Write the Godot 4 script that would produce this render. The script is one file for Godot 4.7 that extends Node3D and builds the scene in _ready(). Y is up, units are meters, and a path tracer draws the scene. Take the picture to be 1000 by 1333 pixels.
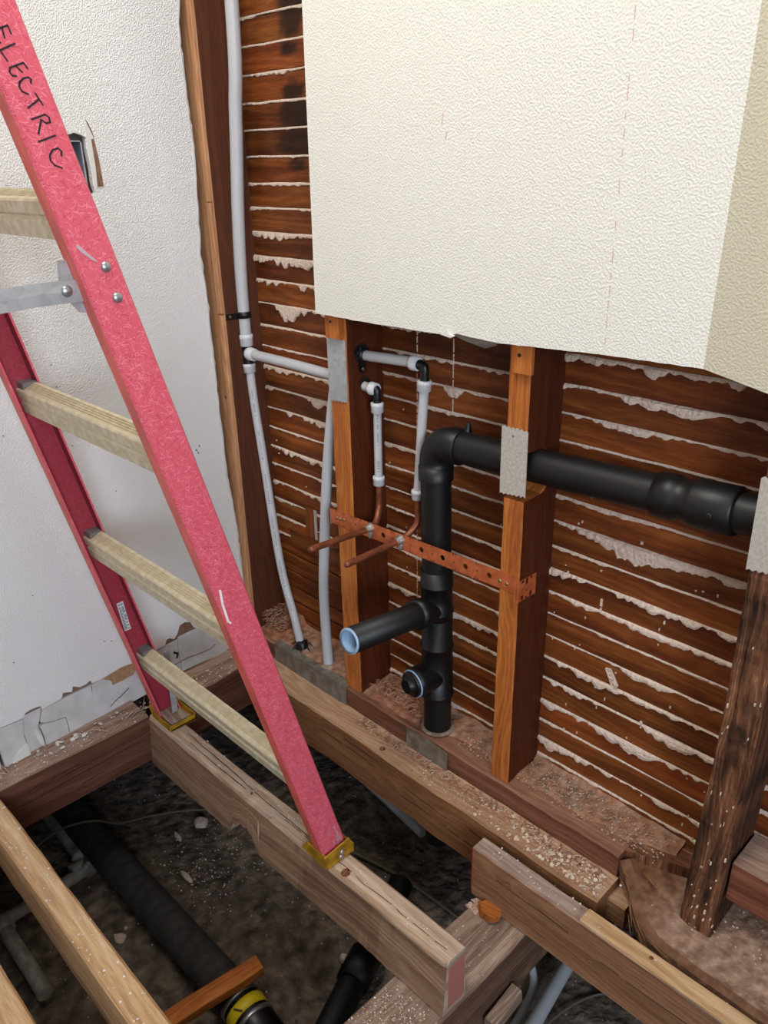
extends Node3D
# Metres. x runs along the lath wall to the right, y is up (0 = top of the sole plate), z runs from the stud faces into the room.

var rng := RandomNumberGenerator.new()
var fn := FastNoiseLite.new()
var M := {}
var taken := {}

func _ready():
	rng.seed = 7
	fn.seed = 11; fn.frequency = 1.0; fn.fractal_octaves = 3
	setup_view()
	make_materials()
	build_shell()
	build_lath_wall()
	build_left_wall()
	build_hanging_drywall()
	build_studs()
	build_floor_framing()
	build_ladder()
	build_drain()
	build_water_pipes()
	build_strap_and_plates()
	build_crawlspace()
	build_debris()

# ------------------------------------------------------------------ camera, sky, added window light, exposure
func setup_view():
	var cam := Camera3D.new(); cam.name = "camera"
	cam.fov = 64.7105; cam.near = 0.02; cam.far = 60.0
	add_child(cam)
	cam.transform = Transform3D(Basis(Vector3(0.700140, -0.017123, -0.713800), Vector3(-0.272379, 0.917706, -0.289181), Vector3(0.660010, 0.396892, 0.637858)), Vector3(1.60, 1.09, 1.0))
	cam.current = true
	var env := Environment.new()
	env.background_mode = Environment.BG_SKY
	var sky := Sky.new()
	var psm := ProceduralSkyMaterial.new()
	psm.sky_top_color = Color(0.42, 0.58, 0.85); psm.sky_horizon_color = Color(0.80, 0.86, 0.93)
	psm.ground_bottom_color = Color(0.30, 0.29, 0.27); psm.ground_horizon_color = Color(0.62, 0.62, 0.6)
	psm.sky_energy_multiplier = 3.0
	sky.sky_material = psm
	env.sky = sky
	env.tonemap_mode = Environment.TONE_MAPPER_LINEAR
	env.tonemap_exposure = 0.85
	env.sdfgi_enabled = true; env.ssao_enabled = true; env.ssil_enabled = true
	var we := WorldEnvironment.new(); we.name = "world_environment"; we.environment = env
	add_child(we)
	# unseen area light added as daylight fill, just inside the added window
	var day := AreaLight3D.new(); day.name = "added_window_fill"
	day.area_size = Vector2(1.3, 1.2); day.light_color = Color(0.94, 0.97, 1.0); day.light_energy = 8.0
	day.area_range = 12.0; day.area_attenuation = 2.0; day.shadow_enabled = true
	add_child(day)
	day.look_at_from_position(Vector3(3.52, 1.45, 2.0), Vector3(0.0, 1.45, 2.0), Vector3.UP)

# ------------------------------------------------------------------ naming helpers
func numbered(n: String) -> String:
	if not taken.has(n):
		taken[n] = 0
		return n
	taken[n] += 1
	return "%s_%03d" % [n, taken[n]]

func thing(called: String, label: String, category: String, at := Vector3.ZERO, group := "") -> Node3D:
	var o := Node3D.new(); o.name = numbered(called); add_child(o)
	o.position = at
	tag(o, label, category, group)
	return o

func tag(o: Node, label: String, category: String, group := "", kind := ""):
	o.set_meta("label", label)
	if category: o.set_meta("category", category)
	if group: o.set_meta("group", group)
	if kind: o.set_meta("kind", kind)

func put(called: String, st: SurfaceTool, m: Material, parent: Node = null) -> MeshInstance3D:
	st.generate_normals()
	st.index()
	var o := MeshInstance3D.new(); o.mesh = st.commit(); o.material_override = m
	if parent == null:
		o.name = numbered(called)
		add_child(o)
	else:
		o.name = called
		parent.add_child(o, true)
		var p := parent
		var off := Vector3.ZERO
		while p != self:
			off += (p as Node3D).position
			p = p.get_parent()
		o.position = -off
	return o

func struct(called: String, st: SurfaceTool, m: Material, label: String, category: String) -> MeshInstance3D:
	var o := put(called, st, m)
	tag(o, label, category, "", "structure")
	return o

func mb() -> SurfaceTool:
	var st := SurfaceTool.new()
	st.begin(Mesh.PRIMITIVE_TRIANGLES)
	return st

# ------------------------------------------------------------------ geometry helpers
const NOCOL := Color(1, 1, 1)

func vtx(st: SurfaceTool, p: Vector3, uv: Vector2, c: Color):
	st.set_color(c); st.set_uv(uv); st.add_vertex(p)

func centre(r: PackedVector3Array) -> Vector3:
	var s := Vector3.ZERO
	for p in r: s += p
	return s / r.size()

func newell(r: PackedVector3Array) -> Vector3:
	var n := Vector3.ZERO
	for i in r.size():
		n += r[i].cross(r[(i + 1) % r.size()])
	return n

# rings of equal size joined into a skin; colf(pos, side) gives a colour
func loft(st: SurfaceTool, rings: Array, cap := 3, smooth := false, off := Vector2.ZERO, colf = null):
	st.set_smooth_group(1 if smooth else -1)
	var d: Vector3 = centre(rings[1]) - centre(rings[0])
	var ccw := newell(rings[0]).dot(d) > 0.0
	var n: int = rings[0].size()
	var per := PackedFloat32Array([0.0])
	for j in n:
		per.append(per[j] + rings[0][j].distance_to(rings[0][(j + 1) % n]))
	var u := off.x
	for i in rings.size() - 1:
		var r0: PackedVector3Array = rings[i]
		var r1: PackedVector3Array = rings[i + 1]
		var du := centre(r0).distance_to(centre(r1))
		for j in n:
			var k := (j + 1) % n
			var a := r0[j]; var b := r0[k]; var c := r1[k]; var e := r1[j]
			var ua := Vector2(u, off.y + per[j]); var ub := Vector2(u, off.y + per[j + 1])
			var uc := Vector2(u + du, off.y + per[j + 1]); var ue := Vector2(u + du, off.y + per[j])
			var ca := NOCOL; var cb := NOCOL; var cc := NOCOL; var ce := NOCOL
			if colf != null:
				ca = colf.call(a, j); cb = colf.call(b, j); cc = colf.call(c, j); ce = colf.call(e, j)
			if ccw:
				vtx(st, a, ua, ca); vtx(st, c, uc, cc); vtx(st, b, ub, cb)
				vtx(st, a, ua, ca); vtx(st, e, ue, ce); vtx(st, c, uc, cc)
			else:
				vtx(st, a, ua, ca); vtx(st, b, ub, cb); vtx(st, c, uc, cc)
				vtx(st, a, ua, ca); vtx(st, c, uc, cc); vtx(st, e, ue, ce)
		u += du
	if cap & 1: cap_face(st, rings[0], -d, off, colf)
	if cap & 2: cap_face(st, rings[rings.size() - 1], centre(rings[rings.size() - 1]) - centre(rings[rings.size() - 2]), off, colf)

func cap_face(st: SurfaceTool, r: PackedVector3Array, out: Vector3, off := Vector2.ZERO, colf = null):
	st.set_smooth_group(-1)
	var n := newell(r).normalized()
	if n == Vector3.ZERO: return
	var e1 := (r[1] - r[0]).normalized()
	if e1 == Vector3.ZERO: e1 = (r[2] - r[0]).normalized()
	var e2 := n.cross(e1)
	var p2 := PackedVector2Array()
	for p in r: p2.append(Vector2((p - r[0]).dot(e1), (p - r[0]).dot(e2)))
	var idx := Geometry2D.triangulate_polygon(p2)
	for t in idx.size() / 3:
		var ia := idx[t * 3]; var ib := idx[t * 3 + 1]; var ic := idx[t * 3 + 2]
		if (r[ib] - r[ia]).cross(r[ic] - r[ia]).dot(out) > 0.0:
			var s := ib; ib = ic; ic = s
		for q in [ia, ib, ic]:
			vtx(st, r[q], off + p2[q], colf.call(r[q], -1) if colf != null else NOCOL)

# flat polygon (pairs on two axes) extruded by a thickness vector
func slab(st: SurfaceTool, poly: PackedVector2Array, o: Vector3, ax: Vector3, ay: Vector3, thick: Vector3, off := Vector2.ZERO, colf = null):
	var r0 := PackedVector3Array(); var r1 := PackedVector3Array()
	for p in poly:
		r0.append(o + ax * p.x + ay * p.y)
		r1.append(o + ax * p.x + ay * p.y + thick)
	loft(st, [r0, r1], 3, false, off, colf)

func box(st: SurfaceTool, lo: Vector3, hi: Vector3, ch := 0.0, colf = null):
	# chamfered on the edges along the longest axis
	var s := hi - lo
	var axis := s.max_axis_index()
	var a := Vector3.ZERO; a[axis] = 1.0
	var b1 := (axis + 1) % 3; var b2 := (axis + 2) % 3
	var rings := []
	for k in 2:
		var r := PackedVector3Array()
		for q in rect(s[b1], s[b2], ch):
			var p := Vector3.ZERO
			p[axis] = lo[axis] if k == 0 else hi[axis]
			p[b1] = (lo[b1] + hi[b1]) / 2 + q.x
			p[b2] = (lo[b2] + hi[b2]) / 2 + q.y
			r.append(p)
		rings.append(r)
	loft(st, rings, 3, false, Vector2(rng.randf() * 3, rng.randf()), colf)

func rect(w: float, h: float, c: float) -> PackedVector2Array:
	w /= 2; h /= 2
	if c <= 0.0: return PackedVector2Array([Vector2(-w, -h), Vector2(w, -h), Vector2(w, h), Vector2(-w, h)])
	return PackedVector2Array([Vector2(-w + c, -h), Vector2(w - c, -h), Vector2(w, -h + c), Vector2(w, h - c), Vector2(w - c, h), Vector2(-w + c, h), Vector2(-w, h - c), Vector2(-w, -h + c)])

# an old board from a to b: chamfered, a little wavy; side 0 = below, 2 = right, 4 = above, 6 = left (looking along a->b with up)
func beam(st: SurfaceTool, a: Vector3, b: Vector3, up: Vector3, w: float, h: float, ch := 0.003, wav := 0.0015, step := 0.03, colf = null):
	var d := (b - a).normalized()
	var rt := d.cross(up).normalized()
	var u2 := rt.cross(d)
	var n := maxi(1, int(a.distance_to(b) / step))
	var prof := rect(w, h, ch)
	var rings := []
	var s := rng.randf() * 100.0
	for i in n + 1:
		var c := a.lerp(b, float(i) / n)
		var r := PackedVector3Array()
		for j in prof.size():
			var q := prof[j]
			var k := wav * fn.get_noise_3d(i * step * 7.0 + s, j * 3.7, s)
			var m := wav * fn.get_noise_3d(i * step * 7.0 + s, j * 3.7 + 50.0, s)
			r.append(c + rt * (q.x + k * 2) + u2 * (q.y + m * 2))
		rings.append(r)
	loft(st, rings, 3, false, Vector2(rng.randf() * 3, rng.randf()), colf)

func tube(st: SurfaceTool, pts: PackedVector3Array, rad, seg := 16, cap := 3, colf = null):
	var rings := []
	var d := (pts[1] - pts[0]).normalized()
	var u := Vector3.UP if absf(d.y) < 0.9 else Vector3.RIGHT
	u = (u - d * u.dot(d)).normalized()
	for i in pts.size():
		var t: Vector3
		if i == 0: t = (pts[1] - pts[0]).normalized()
		elif i == pts.size() - 1: t = (pts[i] - pts[i - 1]).normalized()
		else:
			t = (pts[i + 1] - pts[i]).normalized() + (pts[i] - pts[i - 1]).normalized()
			t = t.normalized() if t.length() > 0.01 else d
		u = (u - t * u.dot(t)).normalized()
		var w := t.cross(u)
		var rr: float = rad if rad is float else rad[i]
		var r := PackedVector3Array()
		for k in seg:
			var an := TAU * k / seg
			r.append(pts[i] + (u * cos(an) + w * sin(an)) * rr)
		rings.append(r)
	loft(st, rings, cap, true, Vector2(rng.randf(), 0), colf)

func curve(ctrl: Array, sub := 6) -> PackedVector3Array:
	var out := PackedVector3Array()
	var n := ctrl.size()
	for i in n - 1:
		var p0: Vector3 = ctrl[maxi(i - 1, 0)]; var p1: Vector3 = ctrl[i]; var p2: Vector3 = ctrl[i + 1]; var p3: Vector3 = ctrl[mini(i + 2, n - 1)]
		for k in sub:
			out.append(p1.cubic_interpolate(p2, p0, p3, float(k) / sub))
	out.append(ctrl[n - 1])
	return out

# a turned shape along an axis: prof = [[distance, radius], ...]; doubled points give hard steps
func turned(st: SurfaceTool, o: Vector3, d: Vector3, prof: Array, seg := 24, cap := 3, colf = null):
	d = d.normalized()
	var u := Vector3.UP if absf(d.y) < 0.9 else Vector3.RIGHT
	u = (u - d * u.dot(d)).normalized()
	var w := d.cross(u)
	var group := []
	for i in prof.size():
		var r := PackedVector3Array()
		for k in seg:
			var an := TAU * k / seg
			r.append(o + d * prof[i][0] + (u * cos(an) + w * sin(an)) * maxf(prof[i][1], 0.0001))
		group.append(r)
	for i in group.size() - 1:
		var c := 0
		if i == 0: c |= cap & 1
		if i == group.size() - 2: c |= cap & 2
		var a: PackedVector3Array = group[i]
		var b: PackedVector3Array = group[i + 1]
		if absf(prof[i][0] - prof[i + 1][0]) < 0.00001:
			# a flat ring: nudge so that the skin has a direction
			for k in seg: b[k] += d * 0.00002
		loft(st, [a, b], c, true, Vector2(i * 0.1, 0), colf)

# a strip with round holes in the local x/y plane, thickness along z: cells around each hole, plain between
func holed_strip(st: SurfaceTool, tr: Transform3D, length: float, h: float, th: float, holes: Array, seg := 16):
	var x := 0.0
	for hole in holes:
		var c: Vector2 = hole[0]; var r: float = hole[1]
		var half := r + 0.002
		if c.x - half > x + 0.0001: strip_cell(st, tr, x, c.x - half, h, th)
		st.set_smooth_group(-1)
		for i in seg:
			var a0 := TAU * i / seg; var a1 := TAU * (i + 1) / seg
			var q0 := to_rect(a0, half, h / 2, c); var q1 := to_rect(a1, half, h / 2, c)
			var p0 := c + Vector2(cos(a0), sin(a0)) * r; var p1 := c + Vector2(cos(a1), sin(a1)) * r
			for f in 2:
				var z := th if f == 1 else 0.0
				var v := [Vector3(p0.x, p0.y, z), Vector3(q0.x, q0.y, z), Vector3(q1.x, q1.y, z), Vector3(p1.x, p1.y, z)]
				quad(st, tr, v, f == 0)
			quad(st, tr, [Vector3(p0.x, p0.y, 0), Vector3(p0.x, p0.y, th), Vector3(p1.x, p1.y, th), Vector3(p1.x, p1.y, 0)], true)
		for s in [-1.0, 1.0]:
			quad(st, tr, [Vector3(c.x - half, s * h / 2, 0), Vector3(c.x + half, s * h / 2, 0), Vector3(c.x + half, s * h / 2, th), Vector3(c.x - half, s * h / 2, th)], s > 0)
		x = c.x + half
	if x < length: strip_cell(st, tr, x, length, h, th)

func to_rect(a: float, hx: float, hy: float, c: Vector2) -> Vector2:
	var d := Vector2(cos(a), sin(a))
	var k := minf(hx / maxf(absf(d.x), 1e-6), (hy - signf(d.y) * c.y) / maxf(absf(d.y), 1e-6))
	return c + d * k

func strip_cell(st: SurfaceTool, tr: Transform3D, x0: float, x1: float, h: float, th: float):
	var r0 := PackedVector3Array(); var r1 := PackedVector3Array()
	for q in [Vector2(-h / 2, 0), Vector2(h / 2, 0), Vector2(h / 2, th), Vector2(-h / 2, th)]:
		r0.append(tr * Vector3(x0, q.x, q.y)); r1.append(tr * Vector3(x1, q.x, q.y))
	loft(st, [r0, r1], 3)

func quad(st: SurfaceTool, tr: Transform3D, v: Array, flip: bool):
	var order := [0, 2, 1, 0, 3, 2] if not flip else [0, 1, 2, 0, 2, 3]
	for k in order:
		vtx(st, tr * (v[k] as Vector3), Vector2(v[k].x, v[k].y), NOCOL)

# a marker or paint stroke on a plane: thin raised ribbon through 2D points
func stroke(st: SurfaceTool, pts: Array, width: float, place: Callable, th := 0.0004):
	for i in pts.size() - 1:
		var a: Vector2 = pts[i]; var b: Vector2 = pts[i + 1]
		var d := (b - a).normalized()
		var n := Vector2(-d.y, d.x) * width / 2
		a -= d * width * 0.3; b += d * width * 0.3
		var r0 := PackedVector3Array(); var r1 := PackedVector3Array()
		for q in [a + n, a - n, b - n, b + n]:
			r0.append(place.call(q, 0.0)); r1.append(place.call(q, th))
		loft(st, [r0, r1], 3)

func noise1(x: float, s: float) -> float:
	return fn.get_noise_2d(x, s * 13.7)

# ------------------------------------------------------------------ materials
# scalar wood figure 0..1, grain along u
func wood_field(w: int, h: int, seed_: int, rings: float, streak: float) -> PackedFloat32Array:
	var a := FastNoiseLite.new(); a.seed = seed_; a.frequency = 0.02; a.fractal_octaves = 4
	var im := a.get_seamless_image(w / 16, h); im.convert(Image.FORMAT_L8); im.resize(w, h, Image.INTERPOLATE_CUBIC)
	var b := FastNoiseLite.new(); b.seed = seed_ + 1; b.frequency = 0.008; b.fractal_octaves = 2
	var im2 := b.get_seamless_image(w / 4, h); im2.convert(Image.FORMAT_L8); im2.resize(w, h, Image.INTERPOLATE_CUBIC)
	var c := FastNoiseLite.new(); c.seed = seed_ + 2; c.frequency = 0.25; c.fractal_octaves = 2
	var im3 := c.get_seamless_image(w / 8, h); im3.convert(Image.FORMAT_L8); im3.resize(w, h, Image.INTERPOLATE_CUBIC)
	var d1 := im.get_data(); var d2 := im2.get_data(); var d3 := im3.get_data()
	var out := PackedFloat32Array(); out.resize(w * h)
	for y in h:
		var base := y * w
		var fy := float(y) / h
		for x in w:
			var i := base + x
			var n1 := d1[i] / 255.0
			var n2 := d2[i] / 255.0
			var n3 := d3[i] / 255.0
			var rg := 0.5 + 0.5 * sin(TAU * (fy * rings + n2 * rings * 0.35))
			out[i] = clampf(0.5 + (n1 - 0.5) * streak + (rg * rg - 0.4) * 0.27 + (n3 - 0.5) * 0.5, 0.0, 1.0)
	return out

func ramp_image(f: PackedFloat32Array, w: int, h: int, stops: Array) -> ImageTexture:
	var lut := PackedByteArray()
	for i in 256:
		var t := i / 255.0
		var c: Color = stops[0][1]
		for k in stops.size() - 1:
			if t >= stops[k][0]:
				c = (stops[k][1] as Color).lerp(stops[k + 1][1], clampf((t - stops[k][0]) / (stops[k + 1][0] - stops[k][0]), 0, 1))
		lut.append(int(c.r * 255)); lut.append(int(c.g * 255)); lut.append(int(c.b * 255))
	var d := PackedByteArray(); d.resize(w * h * 3)
	for i in w * h:
		var k := int(f[i] * 255.0) * 3
		d[i * 3] = lut[k]; d[i * 3 + 1] = lut[k + 1]; d[i * 3 + 2] = lut[k + 2]
	return ImageTexture.create_from_image(Image.create_from_data(w, h, false, Image.FORMAT_RGB8, d))

func grey_image(f: PackedFloat32Array, w: int, h: int) -> ImageTexture:
	var d := PackedByteArray(); d.resize(w * h)
	for i in w * h: d[i] = int(f[i] * 255.0)
	return ImageTexture.create_from_image(Image.create_from_data(w, h, false, Image.FORMAT_L8, d))

func noise_tex(seed_: int, freq: float, octaves: int, size: int, lo: Color, hi: Color, mid := -1.0, cell := false) -> NoiseTexture2D:
	var n := FastNoiseLite.new(); n.seed = seed_; n.frequency = freq; n.fractal_octaves = octaves
	if cell:
		n.noise_type = FastNoiseLite.TYPE_CELLULAR; n.cellular_return_type = FastNoiseLite.RETURN_CELL_VALUE
		n.fractal_type = FastNoiseLite.FRACTAL_NONE
	var t := NoiseTexture2D.new(); t.width = size; t.height = size; t.seamless = true; t.noise = n
	var g := Gradient.new()
	if mid < 0.0:
		g.colors = PackedColorArray([lo, hi])
	else:
		g.offsets = PackedFloat32Array([mid - 0.18, mid + 0.18]); g.colors = PackedColorArray([lo, hi])
	t.color_ramp = g
	return t

func mat(c: Color, rough := 0.8, metal := 0.0) -> StandardMaterial3D:
	var m := StandardMaterial3D.new()
	m.albedo_color = c; m.roughness = rough; m.metallic = metal
	m.vertex_color_use_as_albedo = true
	return m

func wood(tex: Texture2D, bump: Texture2D, rough := 0.75, height := 0.06, c := Color.WHITE) -> StandardMaterial3D:
	var m := mat(c, rough)
	m.albedo_texture = tex
	m.uv1_scale = Vector3(0.7, 5.0, 1)
	m.heightmap_enabled = true; m.heightmap_texture = bump; m.heightmap_scale = height
	m.metallic_specular = 0.35
	return m

func triplanar(m: StandardMaterial3D, tex: Texture2D, bump: Texture2D, scale: float, height: float):
	if tex: m.albedo_texture = tex
	m.uv1_triplanar = true
	m.uv1_scale = Vector3.ONE * scale
	if bump:
		m.heightmap_enabled = true; m.heightmap_texture = bump; m.heightmap_scale = height

func make_materials():
	var w := 1024; var h := 256
	var f1 := wood_field(w, h, 3, 9.0, 0.75)
	var f2 := wood_field(w, h, 23, 14.0, 0.6)
	var b1 := grey_image(f1, w, h)
	var b2 := grey_image(f2, w, h)
	M.lath = wood(ramp_image(f1, w, h, [[0.0, Color(0.35, 0.165, 0.065)], [0.5, Color(0.50, 0.26, 0.105)], [1.0, Color(0.62, 0.36, 0.165)]]), b1, 0.6, 0.03)
	M.stud = wood(ramp_image(f2, w, h, [[0.0, Color(0.52, 0.27, 0.11)], [0.5, Color(0.68, 0.39, 0.17)], [1.0, Color(0.78, 0.50, 0.25)]]), b2, 0.62, 0.04)
	M.corner = wood(ramp_image(f2, w, h, [[0.0, Color(0.60, 0.42, 0.285)], [0.5, Color(0.72, 0.525, 0.37)], [1.0, Color(0.80, 0.61, 0.45)]]), b2, 0.7, 0.04)
	M.weathered = wood(ramp_image(f1, w, h, [[0.0, Color(0.22, 0.13, 0.08)], [0.35, Color(0.40, 0.25, 0.16)], [0.75, Color(0.53, 0.36, 0.25)], [1.0, Color(0.68, 0.52, 0.40)]]), b1, 0.85, 0.3)
	M.weathered.uv1_scale = Vector3(1.6, 12.0, 1)
	M.splinter = mat(Color(0.50, 0.35, 0.22), 0.85)
	M.joist_tan = wood(ramp_image(f1, w, h, [[0.0, Color(0.55, 0.455, 0.37)], [0.5, Color(0.70, 0.605, 0.515)], [1.0, Color(0.81, 0.725, 0.635)]]), b1, 0.85, 0.12)
	M.joist_pale = wood(ramp_image(f1, w, h, [[0.0, Color(0.64, 0.49, 0.34)], [0.5, Color(0.77, 0.63, 0.47)], [1.0, Color(0.86, 0.75, 0.60)]]), b1, 0.85, 0.1)
	M.joist_brown = wood(ramp_image(f2, w, h, [[0.0, Color(0.56, 0.42, 0.31)], [0.5, Color(0.69, 0.55, 0.43)], [1.0, Color(0.80, 0.67, 0.55)]]), b2, 0.8, 0.08)
	M.joist_grey = wood(ramp_image(f2, w, h, [[0.0, Color(0.52, 0.435, 0.385)], [0.5, Color(0.65, 0.565, 0.515)], [1.0, Color(0.75, 0.675, 0.625)]]), b2, 0.85, 0.08)
	M.redwood = wood(ramp_image(f1, w, h, [[0.0, Color(0.48, 0.37, 0.31)], [0.5, Color(0.62, 0.51, 0.44)], [1.0, Color(0.74, 0.64, 0.57)]]), b1, 0.85, 0.1)
	M.dusty = wood(ramp_image(f2, w, h, [[0.0, Color(0.38, 0.30, 0.25)], [0.5, Color(0.54, 0.45, 0.385)], [1.0, Color(0.70, 0.62, 0.55)]]), b2, 0.92, 0.08)
	# textured wall paint
	var peel := noise_tex(5, 0.05, 1, 1024, Color.BLACK, Color.WHITE, 0.55)
	M.wall_white = mat(Color(0.905, 0.90, 0.885), 0.75); triplanar(M.wall_white, null, peel, 4.4, 0.07)
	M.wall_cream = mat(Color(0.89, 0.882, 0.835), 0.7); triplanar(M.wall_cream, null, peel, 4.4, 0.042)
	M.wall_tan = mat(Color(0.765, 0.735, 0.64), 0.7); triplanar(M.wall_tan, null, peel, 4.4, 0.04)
	var rough_n := noise_tex(6, 0.02, 5, 512, Color.BLACK, Color.WHITE)
	M.plaster_smooth = mat(Color(0.83, 0.825, 0.815), 0.85); triplanar(M.plaster_smooth, noise_tex(8, 0.01, 4, 512, Color(0.88, 0.87, 0.86), Color.WHITE), rough_n, 3.0, 0.05)
	M.plaster = mat(Color(0.90, 0.83, 0.77), 0.95); triplanar(M.plaster, noise_tex(9, 0.03, 4, 512, Color(0.84, 0.80, 0.76), Color.WHITE), rough_n, 9.0, 0.25)
	M.plaster_back = mat(Color(0.55, 0.52, 0.48), 0.95)
	M.gypsum = mat(Color(0.86, 0.85, 0.83), 0.9)
	M.paper = mat(Color(0.58, 0.45, 0.36), 0.95); triplanar(M.paper, noise_tex(12, 0.03, 3, 256, Color(0.75, 0.72, 0.7), Color.WHITE), null, 8.0, 0)
	M.paper_tan = mat(Color(0.70, 0.56, 0.42), 0.95); triplanar(M.paper_tan, noise_tex(13, 0.03, 3, 256, Color(0.85, 0.8, 0.75), Color.WHITE), null, 8.0, 0)
	M.paint_trim = mat(Color(0.88, 0.87, 0.85), 0.6)
	M.ceiling = mat(Color(0.74, 0.725, 0.70), 0.9)
	M.room_floor = mat(Color(0.42, 0.32, 0.24), 0.85)
	M.crack = mat(Color(0.2, 0.19, 0.18), 0.95)
	# ladder
	M.fibreglass = mat(Color.WHITE, 0.5); M.fibreglass.albedo_texture = fibre_texture(); M.fibreglass.uv1_scale = Vector3(3.6, 3.6, 1)
	M.fibre_edge = mat(Color(0.92, 0.43, 0.38), 0.5)
	M.fibre_edge.albedo_texture = noise_tex(31, 0.02, 4, 256, Color(0.8, 0.8, 0.8), Color.WHITE); M.fibre_edge.uv1_scale = Vector3(2, 8, 1)
	M.rung = mat(Color(0.90, 0.855, 0.755), 0.5, 0.2); triplanar(M.rung, noise_tex(15, 0.02, 4, 512, Color(0.82, 0.79, 0.70), Color.WHITE), rough_n, 5.0, 0.03)
	M.galv = mat(Color(0.72, 0.725, 0.73), 0.45, 0.35); triplanar(M.galv, noise_tex(16, 0.03, 1, 512, Color(0.90, 0.90, 0.90), Color.WHITE, -1.0, true), null, 7.0, 0)
	M.plate = mat(Color(0.82, 0.80, 0.76), 0.5, 0.25); triplanar(M.plate, noise_tex(17, 0.05, 5, 512, Color(0.84, 0.83, 0.81), Color.WHITE), rough_n, 6.0, 0.03)
	M.end_shade_tab = mat(Color(0.42, 0.385, 0.38), 0.6)
	M.rivet = mat(Color(0.66, 0.67, 0.68), 0.35, 0.8)
	M.boot = mat(Color(0.74, 0.56, 0.10), 0.55); triplanar(M.boot, noise_tex(18, 0.02, 4, 256, Color(0.62, 0.58, 0.5), Color.WHITE), null, 6.0, 0)
	M.ink = mat(Color(0.13, 0.07, 0.10), 0.6)
	M.white_paint = mat(Color(0.93, 0.91, 0.89), 0.5)
	M.scuff = mat(Color(0.72, 0.62, 0.64), 0.6)
	M.sticker = mat(Color(0.82, 0.82, 0.82), 0.5)
	M.sticker_ink = mat(Color(0.22, 0.22, 0.24), 0.7)
	# plumbing
	M.abs = mat(Color(0.042, 0.042, 0.044), 0.5); triplanar(M.abs, noise_tex(19, 0.015, 4, 256, Color(0.7, 0.7, 0.7), Color.WHITE), null, 5.0, 0)
	M.abs_fit = mat(Color(0.03, 0.03, 0.032), 0.46)
	M.cement = mat(Color(0.60, 0.70, 0.80), 0.5)
	M.pex = mat(Color(0.73, 0.735, 0.74), 0.4); M.pex.subsurf_scatter_enabled = true; M.pex.subsurf_scatter_strength = 0.08
	M.pex_print = mat(Color(0.45, 0.45, 0.47), 0.5)
	M.collar = mat(Color(0.80, 0.805, 0.815), 0.4)
	M.black_plastic = mat(Color(0.045, 0.045, 0.05), 0.4)
	M.copper = mat(Color(0.66, 0.40, 0.28), 0.42, 0.45); triplanar(M.copper, noise_tex(20, 0.02, 4, 256, Color(0.62, 0.55, 0.5), Color.WHITE), null, 6.0, 0)
	M.strap = mat(Color(0.87, 0.49, 0.30), 0.38, 0.4); triplanar(M.strap, noise_tex(21, 0.02, 3, 256, Color(0.82, 0.75, 0.7), Color.WHITE), null, 7.0, 0)
	M.solder = mat(Color(0.74, 0.72, 0.69), 0.35, 0.8)
	M.dark_metal = mat(Color(0.46, 0.50, 0.55), 0.5, 0.25)
	M.flashing = mat(Color(0.56, 0.53, 0.49), 0.55, 0.15); triplanar(M.flashing, noise_tex(22, 0.02, 4, 256, Color(0.66, 0.64, 0.61), Color.WHITE), null, 6.0, 0)
	M.screw = mat(Color(0.55, 0.50, 0.36), 0.4, 0.8)
	# below the floor
	M.dirt = mat(Color.WHITE, 1.0); triplanar(M.dirt, noise_tex(24, 0.012, 6, 1024, Color(0.19, 0.16, 0.135), Color(0.60, 0.53, 0.46)), noise_tex(25, 0.03, 5, 512, Color.BLACK, Color.WHITE), 1.6, 1.2)
	M.iron = mat(Color(0.26, 0.25, 0.24), 0.85); triplanar(M.iron, noise_tex(26, 0.02, 5, 256, Color(0.55, 0.53, 0.5), Color.WHITE), rough_n, 5.0, 0.15)
	M.grey_pipe = mat(Color(0.78, 0.77, 0.73), 0.45); triplanar(M.grey_pipe, noise_tex(27, 0.02, 4, 256, Color(0.6, 0.58, 0.56), Color.WHITE), null, 5.0, 0)
	M.pvc = mat(Color(0.72, 0.74, 0.74), 0.5)
	M.cable = mat(Color(0.42, 0.38, 0.32), 0.7)
	M.yellow = mat(Color(0.86, 0.76, 0.12), 0.5)
	M.dust = mat(Color(0.74, 0.64, 0.57), 0.97); triplanar(M.dust, noise_tex(41, 0.016, 5, 512, Color(0.60, 0.52, 0.46), Color.WHITE), rough_n, 5.0, 0.25)
	M.foundation = mat(Color(0.16, 0.15, 0.14), 0.95)
	M.wood_crack = mat(Color(0.17, 0.105, 0.07), 0.95)
	M.chip = mat(Color.WHITE, 0.9)
	M.plastic_film = mat(Color(0.52, 0.49, 0.46), 0.35)
	M.red_paint = mat(Color(0.62, 0.13, 0.12), 0.7)
	M.lamp = mat(Color(0.95, 0.95, 0.93), 0.6)
	M.lamp.emission_enabled = true; M.lamp.emission = Color(1.0, 0.97, 0.92); M.lamp.emission_energy_multiplier = 1.5
	M.glass = StandardMaterial3D.new(); M.glass.albedo_color = Color(0.95, 0.98, 0.97, 0.06); M.glass.roughness = 0.02
	M.glass.transparency = BaseMaterial3D.TRANSPARENCY_ALPHA

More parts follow.
